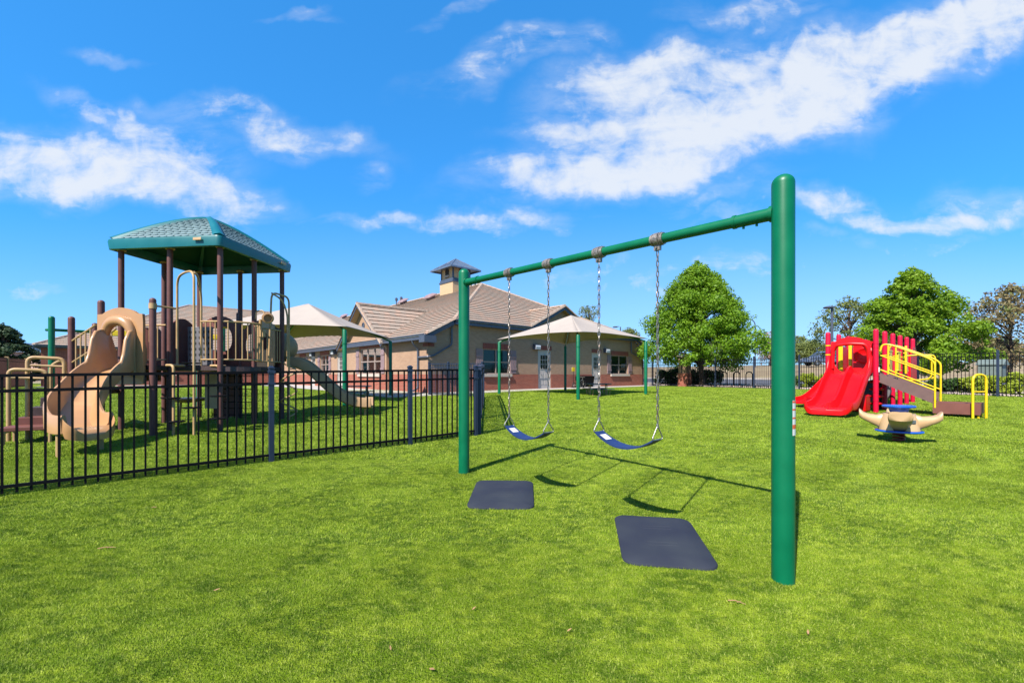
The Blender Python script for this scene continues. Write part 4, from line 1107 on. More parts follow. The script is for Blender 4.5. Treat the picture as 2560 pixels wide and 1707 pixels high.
# bulging balcony deck and curved bar rail on the near right
def bulge(s, r=.42): # from D to G
    a, b = gp(2, 0), gp(2, 1); d = b - a; o = V((d.y, -d.x)).normalized(); return a + d * s + o * r * math.sin(PI * s) ** .75
deck([gp(2, 0)] + [bulge(s) for s in steps(.08, .92, 10)] + [gp(2, 1)], ZD - .02)
m = MB(); bt = [g3(bulge(s), 2.36) for s in steps(0, 1, 14)]; bb = [g3(bulge(s), 1.62) for s in steps(0, 1, 14)]
m.tube(bt, .019, 10); m.tube(bb, .017, 10)
for s in steps(.06, .94, 11): m.tube([g3(bulge(s), 1.62), g3(bulge(s), 2.36)], .012, 8)
m.build('balcony_rail', M['tanmetal'], ps)
def barrier(a, b, z0=1.62, z1=2.36, nb=6, mt='tanmetal', parent=ps, name='bar_rail'):
    m = MB(); m.tube([g3(a, z1), g3(b, z1)], .018, 10); m.tube([g3(a, z0), g3(b, z0)], .016, 10)
    for k in range(1, nb): p = V(a) + (V(b) - V(a)) * k / nb; m.tube([g3(p, z0), g3(p, z1)], .012, 8)
    return m.build(name, M[mt], parent)
barrier(gp(1, 0) + RI * .62, gp(2, 0), nb=4); barrier(gp(2, 1) + RJ * .35, gp(2, 2), nb=7)
barrier(gp(2, 1) + RJ * .02, gp(2, 1) + RJ * .36, nb=5)
barrier(gp(0, 0) + RI * .08, gp(1, 0) - RI * .08, nb=5, z1=2.30)
barrier(gp(2, 2), gp(1, 2), nb=8)
# slide entrance panel: rounded top, arched opening with rolled rim
def arch_panel(a, b, z0, zs, ztop, th, mt, hole=None, parent=ps, name='panel', off=0):
    a = V(a); b = V(b); d = (b - a); L = d.length; d.normalize(); o = V((d.y, -d.x))
    W = lambda x, z, y=0: g3(a + d * x + o * (y + off), z)
    top = [(0, zs), (L * .12, zs + (ztop - zs) * .06)] + [(L * x, zs + (ztop - zs) * (math.sin(PI * (x - .05) / .9)) ** 1.1) for x in steps(.2, .8, 10)] + [(L * .88, zs + (ztop - zs) * .06), (L, zs)]
    outer = [(0, z0)] + top + [(L, z0)]
    m = MB()
    if hole is None: m.extr([W(x, z, -th / 2) for x, z in outer], g3(o, 0) * th)
    else:
        # ring between outline and hole, sampled by angle round the hole centre
        hx, hz, hr, hv = hole; N = 48; inn = []; out = []
        for k in range(N):
            t = 2 * PI * k / N; ix = math.copysign(abs(math.cos(t)) ** .8, math.cos(t)) * hr; iz = math.copysign(abs(math.sin(t)) ** .8, math.sin(t)) * hv; inn.append((hx + ix, hz + iz))
            best = None; dx, dz = math.cos(t), math.sin(t) * hv / hr; l = math.hypot(dx, dz); dx /= l; dz /= l
            for q in range(len(outer)):
                x1, y1 = outer[q]; x2, y2 = outer[(q + 1) % len(outer)]; ex, ez = x2 - x1, y2 - y1
                den = dx * ez - dz * ex
                if abs(den) < 1e-9: continue
                tt = ((x1 - hx) * ez - (y1 - hz) * ex) / den; uu = ((x1 - hx) * dz - (y1 - hz) * dx) / den
                if tt > 0 and -1e-6 <= uu <= 1 + 1e-6 and (best is None or tt > best): best = tt
            best = best or hr * 1.2; out.append((hx + dx * best, hz + dz * best))
        for k in range(N):
            k2 = (k + 1) % N
            for y in (-th / 2, th / 2): m.poly([W(*inn[k], y), W(*inn[k2], y), W(*out[k2], y), W(*out[k], y)])
            m.poly([W(*inn[k], -th / 2), W(*inn[k2], -th / 2), W(*inn[k2], th / 2), W(*inn[k], th / 2)])
            m.poly([W(*out[k], -th / 2), W(*out[k2], -th / 2), W(*out[k2], th / 2), W(*out[k], th / 2)])
    return m.build(name, M[mt], parent, ang=40), W, L
pd = (P2 - P1).normalized()
pa = P1 + pd * .03; pb = P2 - pd * .10
pan, W, L = arch_panel(pa, pb, 1.15, 2.42, 2.54, .05, 'tan', hole=(.46, 1.80, .27, .48), off=.07)
m = MB(); prof = []
hx, hz, hr, hv = .46, 1.80, .30, .50
pts = [W(hx + math.copysign(abs(math.cos(t)) ** .8, math.cos(t)) * hr, hz + abs(math.sin(t)) ** .8 * hv, .05) for t in steps(PI * 1.0, 0, 24)]
pts = [W(hx - hr, 1.35, .03)] + pts + [W(hx + hr, 1.35, .03)]
rad = [.03] + [.04 + .055 * math.sin(PI * k / 24) for k in range(25)] + [.03]
m.tube(pts, rad, 14); m.build('hood_rim', M['tan'], pan, ang=70)
# swept slides
def slide(name, path, width, wall_h, mt, lat, parent=ps, t=.028, n_lanes=1, flare=None):
    "path: centre-line points of the sliding surface; lat: sideways vector(s); wall_h: list"
    m = MB(); rings = []; n = len(path)
    for k, p in enumerate(path):
        p = V(p); d = (V(path[min(k + 1, n - 1)]) - V(path[max(k - 1, 0)])).normalized(); l = V(lat[k] if isinstance(lat, list) else lat).normalized()
        up = l.cross(d); up = up if up.z > 0 else -up; up.normalize(); up = (up * .55 + UZ * .45).normalized()
        w = (width[k] if isinstance(width, list) else width) / 2; h = wall_h[k]
        prof = [(-w - .05, h - .03), (-w - .03, h + .01), (-w - .005, h + .012), (-w + .012, h - .015), (-w + .03, max(.03, h * .35)), (-w + .09, .008)]
        if n_lanes == 2:
            ridge = min(h, .17) if True else 0
            prof += [(-.09, .008), (-.045, ridge * .6), (-.02, ridge), (.02, ridge), (.045, ridge * .6), (.09, .008)]
        prof += [(-x, y) for x, y in prof[:6][::-1]]
        prof += [(w + .045, -.015), (w - .05, -.055), (-w + .05, -.055), (-w - .045, -.015)]
        rings.append([p + l * x + up * y for x, y in prof])
    m.loft(rings)
    return m.build(name, M[mt], parent, ang=50)
def bez(pts, n=24):
    pts = [V(p) for p in pts]; out = []
    for k in range(n + 1):
        t = k / n; q = pts[:]
        while len(q) > 1: q = [lerp(q[i], q[i + 1], t) for i in range(len(q) - 1)]
        out.append(q[0])
    return out
sc_ = (pa + pb) / 2 + V((pd.y, -pd.x)) * .0
gz_ = zg(-6.45, 6.3)
pth = bez([g3(sc_ - V((.02, -.12)), 1.47), g3(sc_ + V((.02, -.25)), 1.50), (-7.00, 7.30, 1.24), (-6.95, 6.82, .74), (-6.66, 6.50, gz_ + .27), (-6.16, 6.38, gz_ + .35)], 26)
lats = []
for k in range(len(pth)):
    d = pth[min(k + 1, 26)] - pth[max(k - 1, 0)]; l = V((-d.y, d.x, 0)).normalized(); lats.append(l)
ws = [.50 + .05 * smooth01((k - 12) / 12) for k in range(27)]
hs_ = [.44 * (1 - smooth01((k - 4) / 3)) * smooth01((k + 1) / 3) + .23 + .05 * math.sin(PI * min(1, max(0, (k - 14) / 9))) for k in range(27)]
sld = slide('slide', pth, ws, hs_, 'tan', lats, t=.04)
# rounded foot of the slide and its two legs
m = MB(); e = pth[-1]; d = (pth[-1] - pth[-3]).normalized(); l = lats[-1]
rings = []
for k in range(7):
    a = k / 6; w = .315 * math.cos(a * 1.1); c = e + V((d.x, d.y, 0)).normalized() * (.14 * math.sin(a * PI / 2)) - UZ * (.0 + .05 * a)
    rings.append([c + l * w * x + UZ * y for x, y in ((-1, .0), (-.98, .17 * (1 - a) + .02), (-.86, .05 * (1 - a)), (.86, .05 * (1 - a)), (.98, .17 * (1 - a) + .02), (1, 0), (.9, -.09), (-.9, -.09))])
m.loft(rings); m.build('slide_foot', M['tan'], sld, ang=70)
for q in (-.26, .26):
    c = pth[-3] + l * q; g = zg(c.x, c.y); m = MB(); m.tube([V((c.x, c.y, g - .05)), V((c.x, c.y, c.z - .03))], .028, 10); m.build('leg', M['tanmetal'], sld)
# right hand slide, leaving the back right corner
s0 = gp(2, 2) + V((.02, .42))
pth2 = bez([g3(s0, 1.55), g3(s0 + V((.5, .0)), 1.60), (-4.75, 10.95, 1.0), (-4.35, 11.0, .60), (-3.95, 11.1, .52), (-3.55, 11.15, .54)], 24)
lats2 = []
for k in range(len(pth2)):
    d = pth2[min(k + 1, 24)] - pth2[max(k - 1, 0)]; lats2.append(V((-d.y, d.x, 0)).normalized())
sl2 = slide('slide', pth2, .42, [.20] * 25, 'olive', lats2)
for dx in (-.35, -.22):
    m = MB(); c = V((-3.62 + dx + .12, 11.0 + dx * -.4, 0)); m.tube([g3(c.xy, zg(c.x, c.y) - .05), g3(c.xy, .52)], .028, 10); m.build('leg', M['tanmetal'], sl2)
# panels on the far sides
arch_panel(gp(0, 1), gp(0, 2), ZD, 2.36, 2.62, .035, 'brownp')
arch_panel(gp(0, 2), gp(1, 2), ZD, 2.55, 2.74, .035, 'brownp', hole=(.56, 2.18, .31, .31))
arch_panel(gp(1, 2), gp(2, 2), ZD, 2.40, 2.62, .035, 'brownp', hole=(.30, 2.02, .16, .28))
m = MB(); a = gp(0, 0) + V((.12, -.42)); 
arch_panel(gp(1, 2) + RI * .50 + V((0, -.18)), gp(2, 2) + V((-.1, -.14)), ZD, 2.50, 2.62, .04, 'tan2', hole=(.22, 2.1, .1, .2))
pc = gp(0, 1) + RI * .16 + RJ * .45
m = MB(); d1 = RI.normalized(); cc = g3(pc + RI * .3, 1.98); m.box(cc, (.62, .03, .88), (g3(d1, 0), g3(RJ.normalized(), 0), UZ)); pp = m.build('activity_panel', M['grey'], ps, smooth=False, bevel=.01)
m = MB()
for r in range(6):
    for c_ in range(5):
        q = cc + g3(d1, 0) * (c_ - 2) * .115 + UZ * (r - 2.5) * .13 - g3(RJ.normalized(), 0) * .018
        m.box(q, (.045, .012, .05), (g3(d1, 0), g3(RJ.normalized(), 0), UZ))
m.build('letter_tiles', M['dark'], pp, smooth=False)
m = MB(); q = gp(0, 0) + RI * .33 + RJ * .2; m.lathe(g3(q, 1.5), [(.24, -.3), (.24, .72), (.22, .76), (.0, .77)], 20); m.build('drum_panel', M['brownp'], ps)
# tan bubble wall behind the back right post
m = MB(); c = g3(gp(2, 2) + V((-.24, .45)), 2.0); m.lathe(c, [(.36 * math.cos(t), .36 * math.sin(t)) for t in steps(-PI / 2, PI / 2, 12)], 20, (.8, .5, 0)); m.build('bubble_wall', M['olive'], ps, ang=80)
# arch climber at the front
cz0 = lambda p: zg(p[0], p[1])
ca = P(443, 936, 8.45).xy; cb_ = P(485, 936, 8.02).xy; cc_ = P(503, 936, 8.55).xy
m = MB(); m.tube(fillet([g3(ca, 1.5), g3(ca, 3.20), g3(lerp(g3(ca, 0), g3(cb_, 0), .5).xy, 3.26), g3(cb_, 3.22), g3(cb_, zg(*cb_) - .05)], .20, 8), .021, 10); m.build('climber_rail', M['tanmetal'], ps)
m = MB(); m.tube(fillet([g3(cc_, 1.5), g3(cc_, 2.9), g3(lerp(g3(cc_, 0), g3(cb_, 0), .45).xy, 3.2), g3(cb_, 3.2)], .22, 8), .021, 10); m.build('climber_rail', M['tanmetal'], ps)
for (px, base, dx) in ((434, 1088, -.16), (549.5, 1078, -.20)):
    q = G(px, base); m = MB(); top = V((q.x, q.y, 1.50)); m.tube(fillet([q - UZ * .05, top, top + V((dx, .04, .0)), ], .09, 6), .024, 10)
    m.tube([top + V((dx, .04, 0)), top + V((dx - .02, .5, 0))], .024, 10); m.build('climber_pole', M['tanmetal'], ps)
for (px, py, Z) in ((427, 995, 8.0), (438, 1054, 8.0), (480, 1019, 8.02), (547, 990, 8.2), (545, 1046, 8.2), (478, 908, 8.15)):
    c = P(px, py, Z); m = MB(); m.lathe(c, [(.12, -.012), (.15, -.006), (.155, .006), (.14, .014), (.06, .018)], 20); m.build('foot_pod', M['black'], ps, ang=60)
m = MB(); m.tube([g3(P2, 2.58), P(440, 771, 8.3)], .017, 8); m.lathe(g3(P2, 2.52), [(.062, 0), (.062, .1)], 16); m.build('hand_bar', M['tanmetal'], ps)
# spiral climber on the right
sp = G(722.5, 1051).xy; m = MB()
m.tube(fillet([g3(sp, zg(*sp) - .05), g3(sp, 3.10), g3(gp(2, 1) + V((.32, .1)), 3.12), g3(gp(2, 1) + V((.28, .05)), 1.5)], .16, 8), .021, 10)
m.tube(fillet([g3(gp(2, 1) + V((.32, .1)), 3.10), g3(gp(2, 1) + V((.42, .35)), 3.0), g3(gp(2, 1) + V((.5, .42)), 2.7), g3(gp(2, 1) + V((.5, .42)), 1.5)], .16, 8), .019, 10)
pts = []
for k in range(90):
    t = k / 89; a = -1 + t * 2 * PI * 2.6; pts.append(V((sp[0] + .16 * math.cos(a), sp[1] + .16 * math.sin(a), .38 + t * 1.2)))
pts.append(g3(gp(2, 2) + V((.1, -.1)), 1.62)); m.tube(pts, .017, 8)
for k in (10, 34, 58, 80): m.tube([pts[k], V((sp[0], sp[1], pts[k].z))], .012, 6)
m.build('spiral_climber', M['tanmetal'], ps)
# telescope on the balcony
tc_ = P(668, 795, 9.05); m = MB(); ax = V((.55, -.8, -.12)).normalized()
m.lathe(tc_ - ax * .16, [(.05, -.05), (.062, 0), (.075, .02), (.10, .26), (.112, .27), (.112, .30), (.08, .31), (.075, .2)], 18, ax); tl = m.build('telescope', M['tan'], ps, ang=40)
m = MB(); c = tc_ - V((.14, 0, 0)); m.tube(fillet([c + V((-.1, 0, -.02)), c + V((-.09, 0, .14)), c + V((.06, 0, .16)), c + V((.1, 0, .02))], .05, 6), .014, 8)
m.tube([c + V((0, 0, -.03)), c + V((0, 0, -.34))], .03, 10); m.box(c + V((0, 0, -.32)), (.16, .1, .14)); m.build('telescope_mount', M['tanmetal'], tl)
# stairs, hand rails and transfer deck on the left
tr0 = V((-8.15, 7.03)); tr1 = V((-7.72, 7.28)); td = (tr1 - tr0).normalized(); tb = V((-td.y, td.x))
def step_box(c, w, d, z0, z1, ang_dir, mt='decking', name='step', parent=ps):
    u = g3(ang_dir.normalized(), 0); v = V((-u.y, u.x, 0)); m = MB(); m.box(V((c[0], c[1], (z0 + z1) / 2)), (w, d, z1 - z0), (u, v, UZ)); return m.build(name, M[mt], parent, smooth=False, bevel=.008)
c0 = (tr0 + tr1) / 2 + tb * .22
stt = step_box(c0, .66, .46, .41, .475, td, 'brownp', 'transfer_deck')
for sx in (-1, 1):
    for sy in (-1, 1):
        q = c0 + td * sx * .27 + tb * sy * .19; m = MB()
        m.tube(fillet([g3(q, zg(*q) - .05), g3(q, .40), g3(q - td * sx * .1, .42)], .05, 5), .023, 8); m.build('leg', M['tanmetal'], stt)
lnd = (Q2 + Q1) / 2 + V((.25, -.1))
for k in range(4):
    t = (k + .75) / 4.4; c = c0 + tb * .15 + (lnd - c0) * t * .78; step_box(c, .62, .34, .43 + k * .155, .60 + k * .155, td, 'brownp' if k == 0 else 'decking')
# transfer hand loops
for off_, hh in ((V((-.30, .20)), 1.63), (V((-.42, .02)), 1.42)):
    q = c0 + off_ + V((.0, .0)); r_ = q + td * .46; m = MB()
    m.tube(fillet([g3(q, zg(*q) - .05), g3(q, hh), g3(r_, hh - .02), g3(r_, zg(*r_) + .3)], .10, 6), .030, 10); m.tube([g3(q, hh - .14), g3(r_, hh - .16)], .02, 8); m.build('hand_loop', M['tanmetal'], ps)
for base, top in ((Q2, P1 + V((-.05, .0))), (Q1 + V((.0, 0)), gp(0, 0) + V((-.05, .0)))):
    a = g3(base, 1.98); b = g3(lerp(g3(base, 0), g3(top, 0), .9).xy, 2.25); m = MB(); dn = V((0, 0, -.42))
    m.tube([a, b], .018, 8); m.tube([a + dn, b + dn], .016, 8)
    for k in range(1, 5): q = lerp(a, b, k / 5); m.tube([q, q + UZ * -.95], .013, 8)
    m.build('stair_rail', M['tanmetal'], ps)
m = MB(); q = Q2 + V((-.12, -.02)); m.tube(fillet([g3(q + V((-.14, -.12)), 1.05), g3(q + V((-.14, -.12)), 1.50), g3(q + V((-.02, -.03)), 1.62), g3(q + V((.04, .0)), 1.45), g3(q + V((.05, 0)), .95)], .08, 6), .026, 8); m.build('hand_loop', M['tanmetal'], ps)
# under the deck: crawl seat, rope net, spring
m = MB(); c = P(470, 1000, 9.4); m.lathe(c, [(.05, -.06), (.30, -.02), (.36, .02), (.34, .05), (.1, .03)], 20); m.tube([c - UZ * .04 - V((.15, 0, 0)), V((c.x - .2, c.y, zg(c.x, c.y)))], .024, 8); m.tube([c - UZ * .04 + V((.15, 0, 0)), V((c.x + .15, c.y, zg(c.x, c.y)))], .024, 8); m.build('under_seat', M['tan'], ps)
arch_panel(gp(1, 1) + V((.05, .1)), gp(1, 2), .35, 1.30, 1.38, .04, 'brownp'); arch_panel(gp(1, 0) + V((.28, .6)), gp(1, 0) + V((.62, .58)), .62, 1.36, 1.4, .05, 'tan2')
m = MB()
for k in range(9):
    q = gp(1, 1) + RJ * .1 + RI * (k / 8); m.tube([g3(q, .38), g3(q, 1.4)], .009, 6)
for k in range(7): m.tube([g3(gp(1, 1) + RJ * .1, .45 + k * .14), g3(gp(2, 1) + RJ * .1, .45 + k * .14)], .009, 6)
m.build('climbing_net', M['black'], ps)

# green and yellow beam frame behind
gf = empty('overhead_frame', G(129, 1005), 'green post frame with yellow overhead beam behind the tan play structure', 'play frame')
g1 = G(129, 1005); g2 = g1 + V((.62, 1.1, .03)); g4 = G(557.6, 989)
for q, tz in ((g1, 1.33 + 146 * g1.y / F), (g2, 1.33 + 150 * g2.y / F), (g4, 1.33 + 120 * g4.y / F)):
    m = MB(); domed_post(m, q, tz, .085, 18); m.build('post', M['green'], gf)
m = MB(); m.tube([V((g1.x, g1.y, 2.85)), V((g2.x, g2.y, 2.87))], .05, 10); m.tube([V((g1.x, g1.y, 2.85)), V((g1.x - .18, g1.y, 2.85))], .05, 10); m.build('cross_bar', M['green'], gf)
m = MB(); m.bar(V((g2.x - .1, g2.y, 2.86)), V((g4.x, g4.y, 2.86)), .22, .20); m.build('beam', M['yellow'], gf, smooth=False, bevel=.02)

# ================================================================ RED PLAY STRUCTURE
U2 = V((.775, .632)); N2 = V((.71, -.704)); R0 = V((9.72, 11.70))
rs = empty('play_structure', g3(R0, zg(*R0)), 'red and yellow play structure with double slide and brown transfer steps', 'play structure')
def r1(k): return R0 + U2 * k * 1.0
def r2(k): return R0 + U2 * k * 1.0 - N2 * 1.05
for k in range(6):
    m = MB(); b = g3(r1(k), zg(*r1(k))); domed_post(m, b, 2.55, .060, 18); po = m.build('post', M['crimson'], rs, ang=50)
for k in range(5):
    m = MB(); b = g3(r2(k), zg(*r2(k))); domed_post(m, b, 2.53, .060, 18); po = m.build('post', M['crimson'], rs, ang=50)
def collar(p, z, mt='yellow', r=.068, h=.035):
    m = MB(); m.lathe(g3(p, z), [(r - .01, 0), (r, .004), (r, h - .004), (r - .01, h)], 18); m.build('collar', M[mt], rs)
for z in (2.13, 1.87, 1.42): collar(r2(0), z)
for z in (2.15, 2.03, 1.30, .85, .62): collar(r1(0), z, 'crimson', .066, .02)
for k in (1, 2, 3): collar(r1(k), 1.85, 'yellow'); 
ZQ = 1.38
for k in range(5):
    deck(shr([r1(k), r1(k + 1), r1(k + 1) - N2 * 1.05, r2(k)], .98), ZQ, 'stepbrown', parent=rs)
# entrance hood panel of the double slide
ha = r2(0) + N2 * .08; hb = R0 - N2 * .10
pan, W, L = arch_panel(ha, hb, 1.33, 2.24, 2.36, .05, 'red', hole=(.43, 1.78, .36, .40), parent=rs, off=.09)
m = MB(); pts = [W(.04, 1.50, .06), W(.06, 2.02, .09), W(.12, 2.14, .10), W(.45, 2.17, .12), W(.76, 2.14, .10), W(.83, 2.02, .09), W(.85, 1.50, .06)]
m.tube(fillet(pts, .09, 5), .048, 12); m.build('hood_rim', M['red'], pan, ang=70)
# double slide
o3 = (ha + hb) / 2; dv = -U2
gz_ = zg(*(o3 + dv * 1.9))
pth = bez([g3(o3 + dv * .02, 1.40), g3(o3 + dv * .32, 1.39), g3(o3 + dv * .80, 1.02), g3(o3 + dv * 1.22, .46), g3(o3 + dv * 1.5, gz_ + .17), g3(o3 + dv * 1.98, gz_ + .20)], 26)
ws = [.86 + .04 * smooth01((k - 14) / 12) for k in range(27)]
hs_ = [.27 * (1 - smooth01((k - 1) / 4)) + .17 - .03 * smooth01((k - 21) / 6) for k in range(27)]
sl = slide('double_slide', pth, ws, hs_, 'red', g3(N2, 0), parent=rs, n_lanes=2)
m = MB(); e = pth[-1]; rings = []
for k in range(7):
    a = k / 6; w = .50 * math.cos(a * .9); c = e + g3(dv, 0) * (.16 * math.sin(a * PI / 2)) - UZ * .06 * a
    rings.append([c + g3(N2, 0) * w * x + UZ * y for x, y in ((-1, .0), (-.98, .14 * (1 - a) + .02), (-.90, .03), (-.06, .02), (0, .10 * (1 - a) + .02), (.06, .02), (.90, .03), (.98, .14 * (1 - a) + .02), (1, 0), (.9, -.09), (-.9, -.09))])
m.loft(rings); m.build('slide_foot', M['red'], sl, ang=70)
for s in (-.3, .3):
    c = o3 + dv * 1.8 + N2 * s; m = MB(); m.tube([g3(c, zg(*c) - .04), g3(c, zg(*c) + .15)], .022, 8); m.build('leg', M['yellow'], sl)
# second slide leaving the far side, its tail showing left of the double slide
t0 = r2(3) ; 
tl0 = P(2056, 975, 13.4); tl1 = P(1985, 985, 13.0)
pth3 = bez([(10.45, 13.75, 1.38), (10.1, 13.75, 1.36), (9.6, 13.62, .70), (9.25, 13.45, .42), (8.9, 13.3, .47), (8.52, 13.1, .52)], 22)
lt = []
for k in range(23):
    d = pth3[min(k + 1, 22)] - pth3[max(k - 1, 0)]; lt.append(V((-d.y, d.x, 0)).normalized())
slide('slide', pth3, .42, [.15] * 23, 'red', lt, parent=rs)
# barrier panels, slabs of yellow play pieces
def slab(a, b, z0, z1, mt, th=.03, name='panel', top=0):
    return arch_panel(a, b, z0, z1, z1 + top, th, mt, parent=rs, name=name)[0]
e_ = .07
for k in (1, 2, 4): slab(r1(k) + U2 * e_, r1(k + 1) - U2 * e_, ZQ - .02 if k != 2 else 1.5, 2.12, 'red', top=.05)
for k in (1, 2, 3): slab(r2(k) + U2 * e_, r2(k + 1) - U2 * e_, ZQ - .02, 2.10, 'red', top=.08)
arch_panel(r1(4.0) + U2 * .1 + N2 * .06, r1(5.15) + N2 * .06, 1.10, 1.95, 2.26, .04, 'red', parent=rs)
arch_panel(r2(0) + U2 * .34 + N2 * .50, R0 + U2 * .34 - N2 * .02, ZQ, 2.2, 2.26, .04, 'red', parent=rs)
bw0 = r2(0) + U2 * .30 + N2 * .76; m = MB(); m.lathe(g3(bw0, 1.86), [(.20, -.0), (.24, .03), (.19, .05), (.15, .02), (.04, -.005)], 24, g3(-U2, 0)); m.build('bubble_window', M['red'], rs)
for (s, w, z0, z1) in ((.12, .10, 1.42, 2.16), (.34, .075, 1.42, 2.16), (.46, .075, 1.42, 2.16)):
    c = r2(0) + U2 * .5 + N2 * (s + .05); m = MB(); m.box(g3(c, (z0 + z1) / 2), (w, .05, z1 - z0), (g3(N2, 0), g3(U2, 0), UZ)); m.build('play_slat', M['yellow'], rs, bevel=.01)
for (k, n0) in ((1.0, .35), (2.2, .3), (3.1, .45)):
    c = r1(k + n0) + N2 * .05; m = MB(); m.box(g3(c, 1.72), (.34, .045, .52), (g3(U2, 0), g3(N2, 0), UZ)); m.box(g3(c, 2.00), (.46, .06, .045), (g3(U2, 0), g3(N2, 0), UZ)); m.box(g3(c, 1.45), (.52, .06, .045), (g3(U2, 0), g3(N2, 0), UZ)); m.build('play_panel', M['yellow'], rs, bevel=.01)
c = r1(3) + N2 * .14; m = MB(); m.box(g3(c, 1.78), (.12, .05, .86), (g3(U2, 0), g3(N2, 0), UZ)); m.build('play_slat', M['yellow'], rs, bevel=.01)
for s in (0, .22):
    c = r1(3.0 + s * .4) + N2 * (.35 + s * .3); m = MB(); a_ = g3(c, 1.92); b_ = g3(c + N2 * .36, 1.92)
    m.tube(fillet([g3(c - N2 * .25, 1.90), a_, b_, g3(c + N2 * .36, 1.22), g3(c + N2 * .1, 1.16), g3(c - N2 * .2, 1.16)], .13, 6), .02, 8); m.build('hand_loop', M['yellow'], rs)
# crawl tube, wheel climber and boxes under the deck
m = MB(); c = g3(r1(2.1) - N2 * .35, .85); m.lathe(c - g3(U2, 0) * .3, [(.30, 0), (.34, .0), (.34, .6), (.30, .6), (.29, .3)], 20, g3(U2, 0)); m.build('crawl_tube', M['grey'], rs)
for k, (uu, nn_) in enumerate(((.5, .1), (.8, .12), (1.1, .1))):
    for q in range(4):
        c = g3(r1(uu) - N2 * nn_, .52 + q * .2); m = MB(); m.lathe(c, [(.03, -.03), (.13, -.02), (.15, .01), (.10, .04)], 12); m.build('climbing_step', M['red'], rs)
m = MB(); c = r1(-.05) - N2 * .38; m.box(g3(c, .56), (.46, .5, .46), (g3(N2, 0), g3(U2, 0), UZ)); m.build('seat_box', M['red'], rs, bevel=.04)
m = MB()
for q in range(6): m.tube([g3(r1(.9 + q * .12) - N2 * .1, .35), g3(r1(.9 + q * .12) - N2 * .1, 1.35)], .012, 6)
m.build('net_ropes', M['black'], rs)
m = MB(); m.box(g3(R0 + N2 * .07, 1.46), (.07, .02, .13), (g3(U2, 0), g3(N2, 0), UZ)); m.build('safety_label', M['white'], rs, smooth=False)
# brown steps going down to the right
m = MB(); st0 = R0 + U2 * .08 + N2 * .06; Lr = 1.04; Wd = .86
def side_poly(o): return [g3(st0 + U2 * o, 1.38), g3(st0 + U2 * o + N2 * Lr, .86), g3(st0 + U2 * o + N2 * Lr, .60), g3(st0 + U2 * o, 1.12)]
for o in (0, Wd - .03): m.extr(side_poly(o), g3(U2, 0) * .03)
stp = m.build('stair_side', M['stepbrown'], rs, smooth=False)
for k in range(4):
    c = st0 + U2 * Wd / 2 + N2 * (.14 + k * .26); step_box(c, .28, Wd - .07, 1.18 - k * .17, 1.25 - k * .17, N2, 'stepbrown', 'step', rs)
pc0 = st0 + U2 * .38 + N2 * (Lr + .40)
m = MB(); m.box(g3(pc0, .60), (.82, .80, .04), (g3(N2, 0), g3(U2, 0), UZ))
for s in (-1, 1): m.box(g3(pc0 + U2 * s * .41, .50), (.82, .025, .27), (g3(N2, 0), g3(U2, 0), UZ))
m.box(g3(pc0 + N2 * .40, .52), (.025, .79, .24), (g3(N2, 0), g3(U2, 0), UZ))
tdk = m.build('transfer_deck', M['brownp'], rs, smooth=False)
for s in (-1, 1):
    for q in (-1, 1): c = pc0 + N2 * s * .37 + U2 * q * .36; m = MB(); m.tube([g3(c, zg(*c) - .05), g3(c, .58)], .024, 8); m.build('leg', M['yellow'], tdk)
for o in (-.03, Wd + .03):
    def q(n_, z): return g3(st0 + U2 * o + N2 * n_, z)
    m = MB(); m.tube(fillet([q(.02, 1.95), q(.06, 2.13), q(.22, 2.12), q(Lr - .10, 1.75), q(Lr + .03, 1.63), q(Lr + .03, .50)], .13, 6), .022, 10)
    m.tube([q(.02, 1.84), q(Lr + .02, 1.32)], .018, 8); m.tube([q(.02, 1.46), q(Lr + .02, .94)], .018, 8); m.tube([q(.18, 2.1), q(.18, 1.34)], .02, 8)
    m.build('hand_rail', M['yellow'], rs)
lp = G(2432, 1046).xy; lq = lp + U2 * .0 + V((.34, .02)); m = MB(); ht = 1.33 - 2 * 10.4 / F
m.tube(fillet([g3(lp, zg(*lp) - .05), g3(lp, 1.33), g3(lq, 1.33), g3(lq, zg(*lq) - .05)], .17, 8), .026, 10); m.tube([g3(lp, .92), g3(lq, .92)], .017, 8); m.build('hand_loop', M['yellow'], rs)

